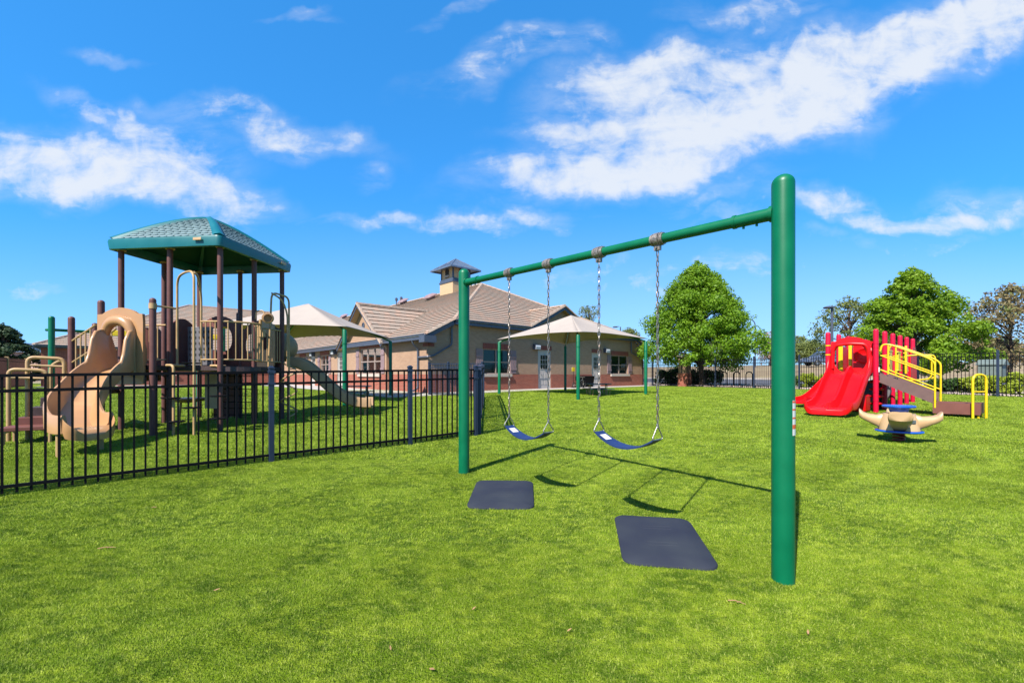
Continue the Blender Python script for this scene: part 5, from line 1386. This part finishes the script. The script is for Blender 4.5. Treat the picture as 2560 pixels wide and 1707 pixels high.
# ================================================================ SPRING SEAT RIDER
sb = G(2247, 1103); sr = empty('spring_rider', sb, 'tan four-seat spring rider with blue round table top on red spring', 'spring rider')
def at(a, r, z): return V((sb.x + r * math.cos(a), sb.y + r * math.sin(a), sb.z + z))
m = MB(); pts = [V((sb.x + .075 * math.cos(t), sb.y + .075 * math.sin(t), sb.z + .0 + t * .0078)) for t in steps(0, 2 * PI * 3.4, 70)]; m.tube(pts, .016, 8); m.build('spring', M['redspring'], sr)
m = MB(); m.lathe(sb, [(.10, .155), (.30, .16), (.32, .175), (.31, .195), (.1, .20)], 32); m.build('foot_ring', M['bluep'], sr)
m = MB(); m.tube([sb + UZ * .18, sb + UZ * .56], .05, 12); m.build('centre_post', M['bluep'], sr)
th0 = math.atan2(-sb.y, -sb.x) + .04
for k in range(4):
    a = th0 + k * PI / 2; dr = V((math.cos(a), math.sin(a), 0)); dt = V((-dr.y, dr.x, 0)); m = MB(); rings = []
    for (r, w, zt, th) in ((.10, .09, .49, .28), (.18, .10, .485, .28), (.25, .115, .465, .26), (.29, .125, .45, .21), (.34, .14, .455, .19), (.41, .15, .462, .155), (.47, .155, .49, .15), (.505, .155, .53, .16), (.525, .145, .545, .165)):
        c = sb + dr * r; rings.append([c + dt * w * math.cos(q) * 1.0 + UZ * (zt - th / 2 + th / 2 * math.copysign(abs(math.sin(q)) ** .4, math.sin(q)) - (.018 * (1 - abs(math.cos(q))) if math.sin(q) > 0 else 0)) for q in steps(0, 2 * PI, 16)[:-1]])
    m.loft(rings); se = m.build('seat', M['tan2'], sr, ang=60)
    for q in ():
        m = MB(); m.loft([[sb + dr * (.31 + x * .04) + dt * (q * .10 + y * .03) + UZ * .20 for x, y in ((-1, -1), (1, -1), (1, 1), (-1, 1))], [sb + dr * (.29 + x * .05) + dt * (q * .09 + y * .04) + UZ * .36 for x, y in ((-1, -1), (1, -1), (1, 1), (-1, 1))]]); m.build('seat_leg', M['tan2'], se, bevel=.015)
for k in range(4):
    a = th0 + PI / 4 + k * PI / 2; dr = V((math.cos(a), math.sin(a), 0)); dt = V((-dr.y, dr.x, 0)); c = sb; m = MB(); rings = []
    for z, r0, w in ((.20, .27, .12), (.26, .26, .12), (.34, .23, .14), (.42, .20, .15), (.475, .17, .14)):
        rings.append([c + dr * (r0 - .05) - dt * w + UZ * z, c + dr * (r0 - .01) - dt * w + UZ * z, c + dr * (r0 + .03) - dt * w * .5 + UZ * z, c + dr * (r0 + .04) + UZ * z, c + dr * (r0 + .03) + dt * w * .5 + UZ * z, c + dr * (r0 - .01) + dt * w + UZ * z, c + dr * (r0 - .05) + dt * w + UZ * z])
    m.loft(rings); m.build('body_shell', M['tan2'], sr, ang=60)
m = MB(); m.lathe(sb, [(.08, .46), (.12, .50), (.14, .56), (.215, .575), (.225, .595), (.21, .61), (.05, .615)], 28); m.build('table_top', M['bluep'], sr, ang=35)
m = MB(); c = at(th0 + .62, .285, .36); v_ = V((math.cos(th0 + .62), math.sin(th0 + .62), 0)); m.box(c, (.08, .015, .05), (V((-v_.y, v_.x, 0)), v_, UZ)); m.build('plate', M['steel'], sr)

# ================================================================ SMALL FURNITURE BY THE BUILDING
def picnic(c, yaw, L, H, label, mt, group='small picnic tables'):
    c = V((c[0], c[1], zg(*c[:2]))); t = empty('picnic_table', c, label, 'picnic table', group)
    u = V((math.cos(yaw), math.sin(yaw), 0)); v = V((-u.y, u.x, 0))
    m = MB(); m.box(c + UZ * H, (L, .62, .04), (u, v, UZ)); m.build('table_top', M[mt], t, bevel=.015)
    for s in (-1, 1):
        m = MB(); m.box(c + UZ * (H * .55) + v * s * .56, (L, .22, .035), (u, v, UZ)); m.build('bench', M[mt], t, bevel=.012)
        m = MB(); q = c + u * s * L * .36
        m.tube(fillet([q + v * .1 - UZ * .02, q + v * .1 + UZ * (H - .03), q - v * .1 + UZ * (H - .03), q - v * .1 - UZ * .02], .03, 4), .02, 8)
        m.tube([q + v * .56 + UZ * (H * .53), q - v * .56 + UZ * (H * .53)], .018, 8)
        m.tube([q + v * .5 + UZ * (H * .53), q + v * .42 - UZ * .02], .02, 8); m.tube([q - v * .5 + UZ * (H * .53), q - v * .42 - UZ * .02], .02, 8)
        m.build('leg_frame', M['tanmetal'], t)
M['darkgreen'] = mat('dark_green_coating', (.02, .07, .06), .5)
pA_ = P(1495, 962, 18.7); picnic((pA_.x, pA_.y), .12, 1.0, .46, 'low dark green picnic table under the white canopy by the doors', 'darkgreen')
pB_ = P(890, 970, 16.4); picnic((pB_.x, pB_.y), .15, 1.05, .47, 'low teal picnic table under the canopy seen through the black fence', 'teal')
# black storage mat standing on edge against the wall
a0, _ = onA(1436, 960); a1, _ = onA(1479, 960); m = MB(); m.box(Bl((a0 + a1) / 2, -.18, ZB + .36), (a1 - a0 - .1, .07, .70), (BU, (BV * .98 + UZ * .2).normalized(), (UZ * .98 - BV * .2).normalized()))
tag(m.build('gym_mat', M['black'], None, bevel=.02), 'black padded mat leaning on the brick base left of the right door', 'mat')
# stroller / trike parked by the wall
a2, _ = onA(1425, 960); cst = Bl(a2, -.75, ZB + .015); stl = empty('tricycle', cst, 'black and grey tricycle parked at the wall beside the black mat', 'tricycle')
def wheel(c, r, ax, parent, w=.035):
    m = MB(); pts = [c + (V((0, 0, 1)) * math.cos(t) + ax.cross(UZ) * math.sin(t)) * (r - .02) for t in steps(0, 2 * PI, 20)]; m.tube(pts, .02, 8, cap=False); wh = m.build('wheel', M['cartyre'], parent)
    m = MB(); m.lathe(c - ax * w / 2, [(.03, 0), (.035, .01), (.035, w - .01), (.03, w)], 10, ax)
    for k in range(5): d = UZ * math.cos(k * 1.2566) + ax.cross(UZ) * math.sin(k * 1.2566); m.tube([c, c + d * (r - .02)], .006, 5)
    m.build('hub', M['steel'], wh)
wheel(cst + BU * .34 + UZ * .22, .22, BV, stl); wheel(cst - BU * .30 + BV * .2 + UZ * .16, .16, BV, stl); wheel(cst - BU * .30 - BV * .2 + UZ * .16, .16, BV, stl)
m = MB(); m.tube(fillet([cst + BU * .34 + UZ * .22, cst + BU * .26 + UZ * .5, cst - BU * .05 + UZ * .34, cst - BU * .3 + UZ * .17], .08, 5), .02, 8); m.tube([cst - BU * .3 + BV * .2 + UZ * .16, cst - BU * .3 - BV * .2 + UZ * .16], .014, 8)
m.tube([cst + BU * .26 + UZ * .5, cst + BU * .22 + UZ * .62], .015, 8); m.tube([cst + BU * .22 + UZ * .62 + BV * .2, cst + BU * .22 + UZ * .62 - BV * .2], .014, 8); m.build('frame', M['steel'], stl)
m = MB(); m.box(cst - BU * .12 + UZ * .42, (.24, .22, .05), (BU, BV, UZ)); m.box(cst - BU * .26 + UZ * .55, (.05, .22, .26), (BU, BV, UZ)); m.build('seat', M['black'], stl, bevel=.02)
fl_ = Bl(a2 - .05, -.30, ZB + .015); fg = empty('sign_paddle', fl_, 'yellow paddle sign on thin pole standing behind the tricycle', 'paddle sign')
m = MB(); m.tube([fl_, fl_ + UZ * 1.02], .012, 8); m.lathe(fl_, [(.16, 0), (.16, .03), (.03, .05)], 14); m.build('pole', M['black'], fg)
m = MB(); m.box(fl_ + UZ * 1.08, (.26, .02, .24), (BU, BV, UZ)); m.build('sign_face', M['yellow'], fg, bevel=.03)

# brick pillar at the end of the boundary fence and bike racks beyond it
pl = fd(1712); plv = V((pl[0], pl[1], zg(*pl))); pil = empty('brick_pillar', plv, 'square tan pillar with red brick base by the round tree trunk', 'pillar')
m = MB(); m.box(plv + UZ * .42, (.66, .66, .94), (BU, BV, UZ)); m.build('base', M['redbrick'], pil, smooth=False, uvf=uvw)
m = MB(); m.box(plv + UZ * 1.44, (.60, .60, 1.12), (BU, BV, UZ)); m.build('shaft', M['tanbrick'], pil, smooth=False, uvf=uvw)
m = MB(); m.box(plv + UZ * 2.04, (.76, .76, .10), (BU, BV, UZ)); m.build('cap', M['stone'], pil, smooth=False)
for k, (px, lab_) in enumerate(((1810, 'black inverted U bike rack nearest the round tree trunk'), (1842, 'black inverted U bike rack in the middle of the three beyond the fence'), (1873, 'black inverted U bike rack nearest the thick green swing post'))):
    kx = (px - HX) / F; Y = 28.3 / (kx * NRM[0] + NRM[1]); b = V((kx * Y, Y, zg(kx * Y, Y)))
    m = MB(); w = .20; m.tube(fillet([b - V((w, 0, .05)), b + V((-w, 0, .95)), b + V((w, 0, .95)), b + V((w, 0, -.05))], .2, 8), .035, 10)
    tag(m.build('bike_rack', M['black']), lab_, 'bike rack', 'bike racks beyond the fence')
# utility cabinet
ub = V((19.6, 18.4)) ; kx = (2481 - HX) / F; Y = 29.3 / (kx * NRM[0] + NRM[1]); ub = V((kx * Y, Y, zg(kx * Y, Y)))
ut = empty('utility_cabinet', ub, 'grey green metal utility cabinet with sloped top behind the boundary fence', 'cabinet')
ang_ = .55; uu = V((math.cos(ang_), math.sin(ang_), 0)); uv_ = V((-uu.y, uu.x, 0))
m = MB(); m.box(ub + UZ * .9, (.85, .75, .72), (uu, uv_, UZ)); m.build('body', M['utility'], ut, smooth=False, bevel=.01)
m = MB(); m.extr([ub + uu * x + uv_ * -.44 + UZ * z for x, z in ((-.48, 1.26), (.48, 1.26), (.48, 1.30), (0, 1.52), (-.48, 1.30))], uv_ * .88); m.build('roof', M['utility'], ut, smooth=False)
for s in (-1, 1): m = MB(); m.box(ub + uu * s * .3 + UZ * .27, (.08, .08, .58), (uu, uv_, UZ)); m.build('leg', M['bark'], ut, smooth=False)

# ================================================================ LAMPS
def lamp(px, ytop, Y, label, curved=False, head=.5):
    c = P(px, ytop, Y); b = V((c.x, c.y, zg(c.x, c.y))); t = empty('street_lamp', b, label, 'street lamp')
    m = MB()
    if curved:
        m.tube([b, V((c.x, c.y, c.z - .9))] + [V((c.x - 1.0 + 1.0 * math.cos(a), c.y, c.z - .9 + .9 * math.sin(a))) for a in steps(.15, PI / 2, 8)] + [V((c.x - 1.6, c.y, c.z - .05))], .07, 8)
    else: m.tube([b, c], [.11, .08], 10)
    m.build('pole', M['trim'], t)
    m = MB(); hc = V((c.x - (1.9 if curved else head * .6), c.y, c.z - (.05 if curved else -.02))); m.lathe(hc - UZ * .05, [(.05, .12), (.28, .06), (.34, 0), (.30, -.06), (.05, -.07)], 14)
    m.box(hc + V((.3, 0, .02)), (.5, .12, .08)); m.build('lamp_head', M['trim'], t)
lamp(2080, 768, 33.5, 'tall dark street lamp rising left of the red posts')
lamp(1888, 797, 60, 'thin curved arm street lamp right of the round tree', True)
lamp(1551, 817, 60, 'small distant box street lamp above the white canopy', head=1.2)

# ================================================================ VEHICLE
def suv():
    k = (2063 - HX) / F; Y = 52.5; b = V((k * Y, Y, 0)); b.z = zg(b.x, b.y) + .03
    t = empty('parked_car', b, 'slate blue SUV parked on the bank beyond the boundary fence', 'car')
    u = V((1, -.04, 0)).normalized(); v = V((-u.y, u.x, 0)); Lc, Wc = 4.8, 1.85
    body = [(-2.38, .42), (-2.40, .75), (-2.30, .98), (-1.45, 1.08), (-1.40, 1.08), (1.95, 1.08), (2.32, 1.00), (2.38, .7), (2.36, .4)]
    m = MB(); rings = []
    for o, ins in ((-Wc / 2, .06), (-Wc / 2 + .08, 0), (Wc / 2 - .08, 0), (Wc / 2, .06)):
        rings.append([b + u * x * (1 - ins * .4) + v * o + UZ * (z - (ins if z > .9 else 0)) for x, z in body])
    m.loft(rings); m.build('body', M['car'], t, ang=30, bevel=.02)
    roofp = [(-1.45, 1.05), (-.75, 1.62), (-.4, 1.72), (1.55, 1.72), (1.9, 1.62), (2.12, 1.05)]
    m = MB(); m.loft([[b + u * x + v * o * (1 if z < 1.2 else .86) + UZ * z for x, z in roofp] for o in (-Wc / 2 + .06, Wc / 2 - .06)]); cab = m.build('cabin', M['car'], t, smooth=False)
    for (x0, x1, a, c_) in ((-1.15, -.35, -.72, -.35), (-.27, .62, -.27, .62), (.70, 1.62, .70, 1.45)):
        for s in (-1, 1):
            m = MB(); f = lambda z: Wc / 2 - .06 if z < 1.2 else (Wc / 2 - .06) * .885
            m.poly([b + u * x0 + v * s * (f(1.1) + .012) + UZ * 1.12, b + u * x1 + v * s * (f(1.1) + .012) + UZ * 1.12, b + u * c_ + v * s * (f(1.6) + .012) + UZ * 1.58, b + u * a + v * s * (f(1.6) + .012) + UZ * 1.58]); m.build('window', M['carglass'], cab, smooth=False)
    m = MB(); m.poly([b + u * -1.36 - v * .75 + UZ * 1.13, b + u * -1.36 + v * .75 + UZ * 1.13, b + u * -.80 + v * .68 + UZ * 1.60, b + u * -.80 - v * .68 + UZ * 1.60]); m.build('windscreen', M['carglass'], cab, smooth=False)
    for x in (-1.48, 1.42):
        for s in (-1, 1):
            c = b + u * x + v * s * (Wc / 2 - .1) + UZ * .36; m = MB(); m.lathe(c - v * .12, [(.24, 0), (.36, .01), (.37, .12), (.36, .23), (.24, .24)], 20, v); w = m.build('wheel', M['cartyre'], t)
            m = MB(); m.lathe(c + v * s * .115, [(.22, 0), (.20, .02 * s), (.05, .012 * s)], 14, v); m.build('rim', M['steel'], w)
    for s in (-1, 1):
        m = MB(); m.box(b + u * 2.33 + v * s * .72 + UZ * .88, (.06, .28, .14), (u, v, UZ)); m.build('tail_light', M['orange'], t, bevel=.01)
        m = MB(); m.box(b + u * -2.34 + v * s * .68 + UZ * .84, (.08, .34, .13), (u, v, UZ)); m.build('headlight', M['white'], t, bevel=.01)
    m = MB()
    for s in (-1, 1): m.bar(b + u * -.3 + v * s * .62 + UZ * 1.77, b + u * 1.5 + v * s * .62 + UZ * 1.77, .04, .04)
    m.build('roof_rail', M['steel'], t, smooth=False)
suv()

# ================================================================ VEGETATION
def leaves(m_v, m_f, rng, c, rad, n, size, squash=.8, outc=None):
    "add n leaf quads inside a clump; numpy arrays appended"
    d = rng.normal(size=(n, 3)); d /= np.linalg.norm(d, axis=1)[:, None]
    r = rad * rng.random(n) ** .45
    p = np.array(c) + d * r[:, None] * np.array([1, 1, squash])
    nrm = d * .7 + rng.normal(size=(n, 3)) * .6 + np.array([0, 0, .35]); nrm /= np.linalg.norm(nrm, axis=1)[:, None]
    a = np.cross(nrm, rng.normal(size=(n, 3))); a /= np.linalg.norm(a, axis=1)[:, None]; b = np.cross(nrm, a)
    s = size * (.6 + .8 * rng.random(n))[:, None]
    q = np.stack([p - a * s * .5, p + b * s * .32 + nrm * s * .06, p + a * s * .6, p - b * s * .32 + nrm * s * .06], 1)
    m_v.append(q.reshape(-1, 3)); m_f.append(n)
def quads(name, vs, material, parent, off):
    v = np.concatenate(vs) - np.array(off); nv = len(v); nf = nv // 4
    me = bpy.data.meshes.new(name); me.vertices.add(nv); me.loops.add(nv); me.polygons.add(nf)
    me.vertices.foreach_set('co', v.astype(np.float32).ravel()); me.loops.foreach_set('vertex_index', np.arange(nv, dtype=np.int32))
    me.polygons.foreach_set('loop_start', np.arange(0, nv, 4, dtype=np.int32)); me.materials.append(material); me.update(); me.validate()
    o = bpy.data.objects.new(name, me); COL.objects.link(o)
    if parent: o.parent = parent
    return o
def tree(name, base, H, W, zbot, shape, mt, label, cat='tree', nclump=170, per=170, leaf=.17, trunk=.16, seed=1, clr=.62, group=None, skew=0):
    """shape(t) -> radius fraction at relative height t in the crown"""
    rng = np.random.default_rng(seed); rnd = random.Random(seed)
    b = V(base); t = empty(name, b, label, cat, group); vs = []; fs = []; ends = []
    Hc = H - zbot
    for k in range(nclump):
        tt = rnd.random() ** .85; rr = shape(tt) * W / 2
        ang = rnd.random() * 2 * PI; f = rnd.random() ** .38
        lump = 1 + .14 * math.sin(ang * 3 + seed + tt * 5) + .08 * math.sin(ang * 7 + tt * 9)
        c = (b.x + math.cos(ang) * rr * f * lump + skew * tt, b.y + math.sin(ang) * rr * f * lump, b.z + zbot + tt * Hc * .97)
        cr = clr * rnd.uniform(.55, 1.2) * (0.55 + .45 * min(1, shape(tt) * 1.5))
        leaves(vs, fs, rng, c, cr, int(per * (cr / clr) ** 2 + 8), leaf, .72)
        ends.append(V(c))
    # stray sprigs that break the outline
    for k in range(nclump // 2):
        tt = rnd.random() ** .9; rr = shape(tt) * W / 2; ang = rnd.random() * 2 * PI; f = rnd.uniform(.95, 1.12)
        leaves(vs, fs, rng, (b.x + math.cos(ang) * rr * f + skew * tt, b.y + math.sin(ang) * rr * f, b.z + zbot + tt * Hc * 1.02), clr * .3, 16, leaf * .9)
    quads('crown', vs, M[mt], t, b)
    m = MB(); top = b + UZ * (zbot + Hc * .75) + V((skew * .7, 0, 0)); pts = [lerp(b - UZ * .1, top, s) + V((.06 * math.sin(s * 7 + seed), .06 * math.cos(s * 5), 0)) for s in steps(0, 1, 8)]
    m.tube(pts, [trunk * (1 - .85 * s) + .01 for s in steps(0, 1, 8)], 9)
    rnd.shuffle(ends)
    for e in ends[:44]:
        s = max(.2, min(.95, (e.z - b.z) / max(top.z - b.z, 1) * .75)); p = lerp(b, top, s); mid = lerp(p, e, .5) + UZ * .12
        m.tube([p, mid, e], [trunk * .36, trunk * .22, .016], 6)
    m.build('trunk', M['bark'], t)
    return t
def gnd(px, Y): x = (px - HX) / F * Y; return V((x, Y, zg(x, Y)))
cone = lambda t: (min(1, (t + .03) / .16) ** .6) * (.60 * (1 - max(0, (t - .16)) / .84) ** .55 + .40 * (1 - max(0, (t - .16)) / .84) ** 1.05)
b = gnd(1757, 30.0); tree('broadleaf_tree', b, 1.33 + 276 * 30 / F - b.z, 8.2, 1.35, cone, 'leafA', 'big round bright green tree standing just right of the building', nclump=330, per=300, leaf=.14, seed=3, clr=.72, trunk=.2, skew=-.4)
b = gnd(2290, 24.5); tree('broadleaf_tree', b, 1.33 + 262 * 24.5 / F - b.z, 6.9, .95, lambda t: cone(t) * (.94 + .10 * math.sin(t * 21)), 'leafB', 'wide bright green tree rising behind the red play structure', nclump=290, per=230, leaf=.135, seed=8, clr=.52, trunk=.17, skew=-.3)
rnd_ = lambda t: math.sin(PI * min(1, t * .92 + .08)) ** .6
b = gnd(2525, 25); tree('thin_tree', b, 1.33 + 222 * 25 / F - b.z, 4.4, 1.1, rnd_, 'leafC', 'thin brownish green tree at the right edge of the photo', nclump=120, per=70, leaf=.13, seed=12, clr=.55, trunk=.12)
b = gnd(2122, 36); tree('thin_tree', b, 1.33 + 190 * 36 / F - b.z, 4.8, 1.5, rnd_, 'leafE', 'thin olive tree between the street lamp and the wide green tree', nclump=80, per=60, leaf=.16, seed=15, clr=.6, trunk=.12)
b = gnd(2030, 68); tree('distant_tree', b, 1.33 + 82 * 68 / F - b.z, 5.6, .4, rnd_, 'leafE', 'low rounded dark green tree above the parked SUV', nclump=70, per=90, leaf=.26, seed=17, clr=1.0)
b = gnd(2000, 72); tree('distant_tree', b, 1.33 + 95 * 72 / F - b.z, 3.6, .6, rnd_, 'leafE', 'small olive tree just right of the thick swing post', nclump=50, per=50, leaf=.26, seed=18, clr=.9)
b = gnd(1925, 66); tree('bare_tree', b, 1.33 + 105 * 66 / F - b.z, 3.6, .6, rnd_, 'leafF', 'pinkish bare tree right of the big round tree', nclump=50, per=40, leaf=.18, seed=19, clr=.8)
b = gnd(2068, 74); tree('bare_tree', b, 1.33 + 88 * 74 / F - b.z, 3.2, .6, rnd_, 'leafF', 'pinkish bare tree behind the leftmost red post', nclump=40, per=30, leaf=.18, seed=20, clr=.8)
b = gnd(1472, 75); b.z = 3; tree('distant_tree', b, 1.33 + 172 * 75 / F - b.z, 3.6, 7.5, rnd_, 'leafE', 'sparse treetop showing over the building roof above the white canopy', nclump=34, per=26, leaf=.2, seed=23, clr=.7)
b = gnd(1572, 70); b.z = 3; tree('distant_tree', b, 1.33 + 116 * 70 / F - b.z, 2.8, 3.5, rnd_, 'leafE', 'small treetop beside the distant box street lamp', nclump=30, per=60, leaf=.2, seed=24, clr=.7)
for k, (px, Y, H_, W_, mtx, lab_) in enumerate(((2375, 62, 3.6, 11, 'leafC', 'brownish tree row far behind the wide green tree at its right'), (2235, 66, 4.4, 8, 'leafE', 'olive tree far behind the red play structure'), (2500, 60, 3.2, 9, 'leafE', 'low olive tree far beyond the utility cabinet'), (2150, 70, 3.0, 6, 'leafC', 'low brownish tree beyond the red posts'), (1790, 75, 4.0, 8, 'leafE', 'dark tree half hidden behind the big round tree'))):
    tree('distant_tree', gnd(px, Y), H_, W_, .3, rnd_, mtx, lab_, nclump=60, per=70, leaf=.3, seed=30 + k, clr=1.1)
# evergreen at the left edge
b = gnd(8, 34); tree('evergreen_tree', b, 1.33 + 124 * 34 / F - b.z, 5.2, .2, lambda t: (1 - t) ** .7 * min(1, .5 + t * 3), 'leafD', 'dark evergreen tree at the left edge behind the brown fence', nclump=130, per=170, leaf=.18, seed=40, clr=.5)
b = gnd(-60, 33); tree('evergreen_tree', b, 4.6, 4.8, .2, lambda t: (1 - t) ** .7 * min(1, .5 + t * 3), 'leafD', 'dark evergreen tree just outside the left edge of the photo', nclump=60, per=100, leaf=.2, seed=41, clr=.6)
def shrub(px, dd_, r, h, mt, label, seed, name='shrub', leaf=.075, group='shrubs beyond the boundary fence', per=90):
    kx = (px - HX) / F; Y = dd_ / (kx * NRM[0] + NRM[1]); b = V((kx * Y, Y, zg(kx * Y, Y))); rng = np.random.default_rng(seed); t = empty(name, b, label, 'shrub', group); vs = []; fs = []
    for k in range(26):
        a = rng.random() * 6.28; f = rng.random() ** .5; z = rng.random() ** .7
        leaves(vs, fs, rng, (b.x + math.cos(a) * r * f * (1 - .3 * z), b.y + math.sin(a) * r * f * (1 - .3 * z), b.z + .08 + z * h * .8), r * .34, per, leaf)
    quads('foliage', vs, M[mt], t, b); m = MB()
    for k in range(5): a = k * 1.26; m.tube([b - UZ * .05, b + V((math.cos(a) * r * .4, math.sin(a) * r * .4, h * .6))], [.02, .008], 5)
    m.build('stem', M['bark'], t)
S_ = [(2018, 28.6, .50, .95, 'shrub', 'lime shrub just right of the thick swing post beyond the fence'), (2050, 28.8, .50, .80, 'shrub', 'lime shrub beside the tail of the low red slide'),
      (2350, 28.7, .45, .62, 'shrubd', 'dark low shrub right of the yellow stair rails'), (2385, 28.9, .50, .65, 'shrubd', 'dark low shrub left of the yellow hand loop'), (2425, 28.8, .45, .75, 'shrub', 'lime shrub behind the yellow hand loop'),
      (2465, 28.7, .48, .80, 'shrub', 'lime shrub in front of the utility cabinet'), (2500, 28.9, .45, .72, 'shrub', 'lime shrub right of the utility cabinet'), (2548, 28.6, .50, .95, 'shrub', 'lime shrub at the right edge beyond the fence'),
      (1672, 30.2, .95, 1.5, 'shrubd', 'clipped dark green bush between the building and the tan pillar'), (1745, 30.6, .9, 1.2, 'shrubd', 'clipped dark green bush behind the round tree trunk'), (1778, 30.5, .8, 1.1, 'shrubd', 'clipped dark green bush left of the bike racks'), (1985, 31.0, .4, .7, 'shrubd', 'small dark bush behind the fence left of the SUV')]
for k, s in enumerate(S_): shrub(*s, seed=60 + k, leaf=.075 if s[4] == 'shrub' else .10, per=110 if s[2] < .7 else 260)

# little pink house beyond the brown fence
hb_ = gnd(96, 60); ho = empty('small_house', hb_, 'small pink house with grey roof far left beyond the fence', 'house')
m = MB(); m.box(hb_ + UZ * 1.9, (5.2, 5, 3.8)); m.build('wall', M['pinkwall'], ho, smooth=False)
m = MB(); m.extr([hb_ + V((x, -3, z)) for x, z in ((-3.1, 3.7), (3.1, 3.7), (0, 5.0))], (0, 6, 0)); m.build('roof', M['seam'], ho, smooth=False)
for dx in (-1.4, 1.2): m = MB(); m.box(hb_ + V((dx, -2.51, 2.2)), (.9, .06, 1.1)); m.build('window', M['carglass'], ho, smooth=False)

# dry leaves and twigs lying on the turf
def litter(px, py, L, label, kind_, ang):
    c = G(px, py) + UZ * .014; m = MB(); L *= .8; u = V((math.cos(ang), math.sin(ang), 0)); v = V((-u.y, u.x, 0))
    if kind_ == 'dry_twig':
        m.tube([c - u * L / 2, c - u * L * .1 + v * .006 + UZ * .006, c + u * L / 2], [.0035, .003, .0015], 5)
        m.tube([c, c + u * L * .25 + v * .02 + UZ * .004], [.002, .001], 5)
    else:
        w = L * .20
        m.loft([[c - u * L / 2 + v * .001, c - u * L / 2 - v * .001, c - u * L / 2 + UZ * .001], [c - u * L * .1 + v * w + UZ * .006, c - u * L * .1 - v * w + UZ * .004, c - u * L * .1 + UZ * .0], [c + u * L / 2 + v * .001 + UZ * .01, c + u * L / 2 - v * .001 + UZ * .01, c + u * L / 2 + UZ * .012]])
    tag(m.build(kind_, M['drygrass']), label, 'twig' if kind_ == 'dry_twig' else 'leaf', 'dry litter on the turf')
for a_ in ((267, 1374, .14, 'pale bent twig on the turf below the fence at the left', 'dry_twig', .2), (542, 1481, .045, 'tan dry leaf on the turf at lower left', 'dry_leaf', .1), (1842, 1511, .11, 'brown twig on the turf below the near mat', 'dry_twig', -.5),
           (1080, 1682, .045, 'tan dry leaf at the bottom edge of the lawn', 'dry_leaf', -.7), (1185, 1528, .03, 'small brown leaf on the turf below the far mat', 'dry_leaf', .6), (2020, 1588, .035, 'small dry leaf on the turf right of the thick post foot', 'dry_leaf', 1.0),
           (1423, 1583, .03, 'small dry leaf low in the middle of the lawn', 'dry_leaf', .3), (385, 1272, .05, 'short dry twig on the turf just below the fence', 'dry_twig', .1), (976, 1628, .03, 'small brown leaf on the turf left of the bottom edge leaf', 'dry_leaf', 2.0)): litter(*a_)
